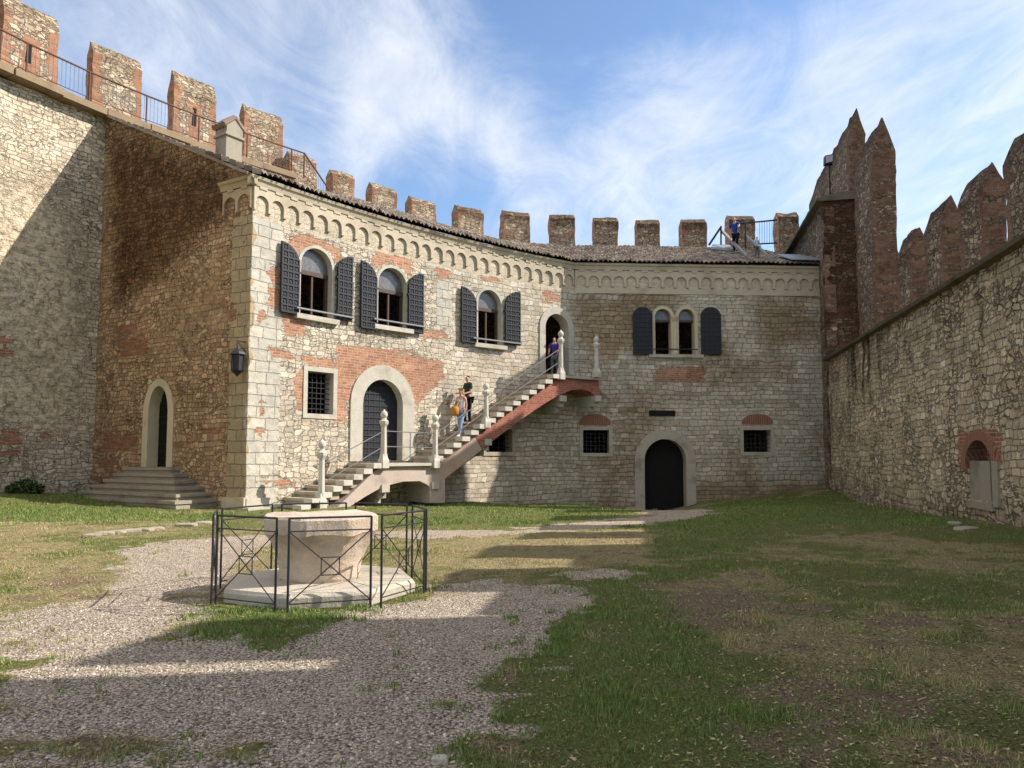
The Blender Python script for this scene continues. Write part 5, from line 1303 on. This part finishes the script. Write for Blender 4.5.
def on_stair(px, py, o):
    s, _ = FS.hit(px, py, o); x, y, _ = FS.p3(s, o, 0); return x, y, stair_z(s), s
x, y, z, s = on_stair(461, 432, -.85); tn = FS.tan(s); yaw_down = math.atan2(-tn[1], -tn[0])-math.pi/2
cw, cj, cg, ck, cb, cp = cloth('white top', (.75, .73, .7)), cloth('light blue jeans', (.2, .3, .44)), cloth('dark green shirt', (.022, .05, .035)), cloth('black trousers', (.012, .012, .014)), cloth('blue shirt', (.025, .06, .28)), cloth('violet shirt', (.06, .04, .2))
sw = cloth('white shoes', (.7, .7, .68)); gy_ = cloth('grey trousers', (.12, .12, .13)); lb = cloth('pale blue shirt', (.5, .6, .72))
pw, JW = person((x, y, z), yaw_down+.15, 1.74, 'woman in a white sleeveless top and blue jeans walking down the stairs', cw, cj, M['hairblond'], (-.15, .12, .5), (.2, .12, .9), (.32, .15), (-.12, .35), sleeve=0, longhair=True, shoes=sw)
bag = MB(); 
bq = np.array([x, y])+np.array([-tn[0]*.3, -tn[1]*.3])+np.array([tn[1], -tn[0]])*.02
bz = z+.78
bagt = thing('shoulder_bag', (bq[0], bq[1], bz), 'ochre shoulder bag hanging at the side of the woman in white', 'bag')
bag.lathe(bq[0], bq[1], [(.1, bz-.02), (.15, bz+.06), (.15, bz+.22), (.12, bz+.3), (.1, bz+.31)], 10); bag.build('pouch', cloth('ochre leather', (.45, .2, .045)), bagt, smooth=True)
bag = MB(); bag.tube((bq[0]-.1, bq[1], bz+.3), (x+.02, y, z+1.42), .012, 5); bag.tube((bq[0]+.1, bq[1], bz+.3), (x+.02, y, z+1.42), .012, 5); bag.build('strap', cloth('dark strap', (.1, .05, .02)), bagt)
x, y, z, s = on_stair(468, 428, -.5)
person((x, y, z), yaw_down-.1, 1.82, 'man in a dark green shirt and black trousers behind the woman on the stairs', cg, ck, M['hairdark'], (.15, .1, 1.1), (.2, .1, 1.2), (.05, .1), (.2, .3), shoes=ck)
dsc = (D2[0]+D2[1])/2; x, y, _ = F.p3(D2[0]+.42, -.12, 0)
person((x, y, zT), math.atan2(-tn[1], -tn[0])-math.pi/2+.6, 1.7, 'person in a violet shirt leaning in the upper doorway', cp, gy_, M['hairdark'], (.5, .1, .6), (.4, .1, .6), (0, .05), (.1, .1), lean=.12, shoes=ck)
def roof_person(px, py, o, yaw, h, *a, **kw):
    q = ropt(px, py, o); v = (o+.42)/(OFFK+.42); return person((q[0], q[1], 9.92+(12.85-9.92)*v+.04), yaw, h, *a, **kw)
roof_person(736, 252, 4.6, R(150), 1.75, 'person in a blue shirt climbing the stair opening on the roof', cb, ck, M['hairblond'], (.9, .25, .3), (-.5, .3, .2), (.5, .6), (-.1, .2), lean=.3, shoes=ck)
roof_person(757, 257, 1.6, R(200), 1.0, 'child in a pale blue shirt at the foot of the roof stair', lb, gy_, M['hairblond'], (.2, .2, .2), (.2, .2, .4), (.2, .3), (0, .1), shoes=ck)

# ------------------------------------------------------------------ light, sky, camera
SUN_H = R(5.5); SUN_E = R(38)
sd = Vector((math.cos(SUN_H)*math.cos(SUN_E), math.sin(SUN_H)*math.cos(SUN_E), math.sin(SUN_E)))
L = bpy.data.lights.new('sun', 'SUN'); L.energy = 5.0; L.angle = R(.5); L.color = (1, .945, .87)
so = bpy.data.objects.new('sun', L); COL.objects.link(so); so.rotation_euler = (-sd).to_track_quat('-Z', 'Y').to_euler(); so.location = (20, 0, 40)
W = bpy.data.worlds.new('World'); SC.world = W; W.use_nodes = True; nt = W.node_tree; nt.nodes.clear()
class WN(NT):
    def __init__(self): self.t = nt; self.n = nt.nodes
w = WN(); out = w.n.new('ShaderNodeOutputWorld'); bg = w.n.new('ShaderNodeBackground'); w.link(bg.outputs[0], out.inputs[0])
sky = w.n.new('ShaderNodeTexSky'); sky.sky_type = 'NISHITA'; sky.sun_disc = False; sky.sun_elevation = SUN_E; sky.sun_rotation = math.pi/2-SUN_H
sky.air_density = 1.0; sky.dust_density = .35; sky.ozone_density = 3.0
bg.inputs['Strength'].default_value = .145
tc = w.n.new('ShaderNodeTexCoord'); dirv = tc.outputs['Generated']
sx_ = w.n.new('ShaderNodeSeparateXYZ'); w.link(dirv, sx_.inputs[0]); zc = w.math('MAXIMUM', sx_.outputs[2], .06)
cb_ = w.n.new('ShaderNodeCombineXYZ'); w.link(w.math('DIVIDE', sx_.outputs[0], zc), cb_.inputs[0]); w.link(w.math('DIVIDE', sx_.outputs[1], zc), cb_.inputs[1])
pl_ = w.vmath('MULTIPLY', cb_.outputs[0], (1.0, .55, 1))
n1 = w.noise(pl_, .9, 8, .6, .8); n2 = w.noise(w.vmath('MULTIPLY', cb_.outputs[0], (1.4, .6, 1)), 2.4, 8, .68, 1.4)
dens = w.math('ADD', w.math('MULTIPLY', n1, .72), w.math('MULTIPLY', n2, .36))
def lobe(px, py, width, amt):
    v = Vector(ray(px, py)).normalized(); n = w.n.new('ShaderNodeVectorMath'); n.operation = 'DOT_PRODUCT'; w.link(dirv, n.inputs[0]); n.inputs[1].default_value = v
    return w.math('MULTIPLY', w.sstep(n.outputs['Value'], math.cos(R(width)), 1.0), amt)
for q in ((290, 60, 15, .16), (430, 95, 9, .17), (600, 185, 14, .15), (960, 110, 14, .22), (740, 150, 13, .11), (130, 20, 12, .1), (620, 40, 9, -.06), (440, 190, 6, -.16), (540, 10, 10, -.08), (800, 30, 9, -.03)):
    dens = w.math('ADD', dens, lobe(*q))
v_ = w.n.new('ShaderNodeVectorMath'); v_.operation = 'DOT_PRODUCT'; w.link(dirv, v_.inputs[0]); v_.inputs[1].default_value = Vector((0, -.25, 1)).normalized()
dens = w.math('ADD', dens, w.sstep(v_.outputs['Value'], .4, .85, 0, .85))   # unseen bright cloud added overhead to lift the ground's shade
cm = w.sstep(dens, .49, .98); 
cl_ = w.mix(w.math('MULTIPLY', cm, .88), sky.outputs[0], (4.9, 5.0, 5.2))
w.link(cl_, bg.inputs['Color'])

cam = bpy.data.cameras.new('camera'); co = bpy.data.objects.new('camera', cam); COL.objects.link(co)
co.location = (0, 0, EYE); co.rotation_euler = (math.pi/2+PITCH, 0, 0); cam.sensor_width = 36; cam.lens = 36*FPX/1024; cam.shift_y = (CY-384)/1024
cam.clip_start = .05; cam.clip_end = 3000; SC.camera = co
SC.view_settings.view_transform = 'Standard'; SC.view_settings.look = 'None'; SC.view_settings.gamma = 1; SC.view_settings.use_curve_mapping = False
SC.view_settings.exposure = 0.6
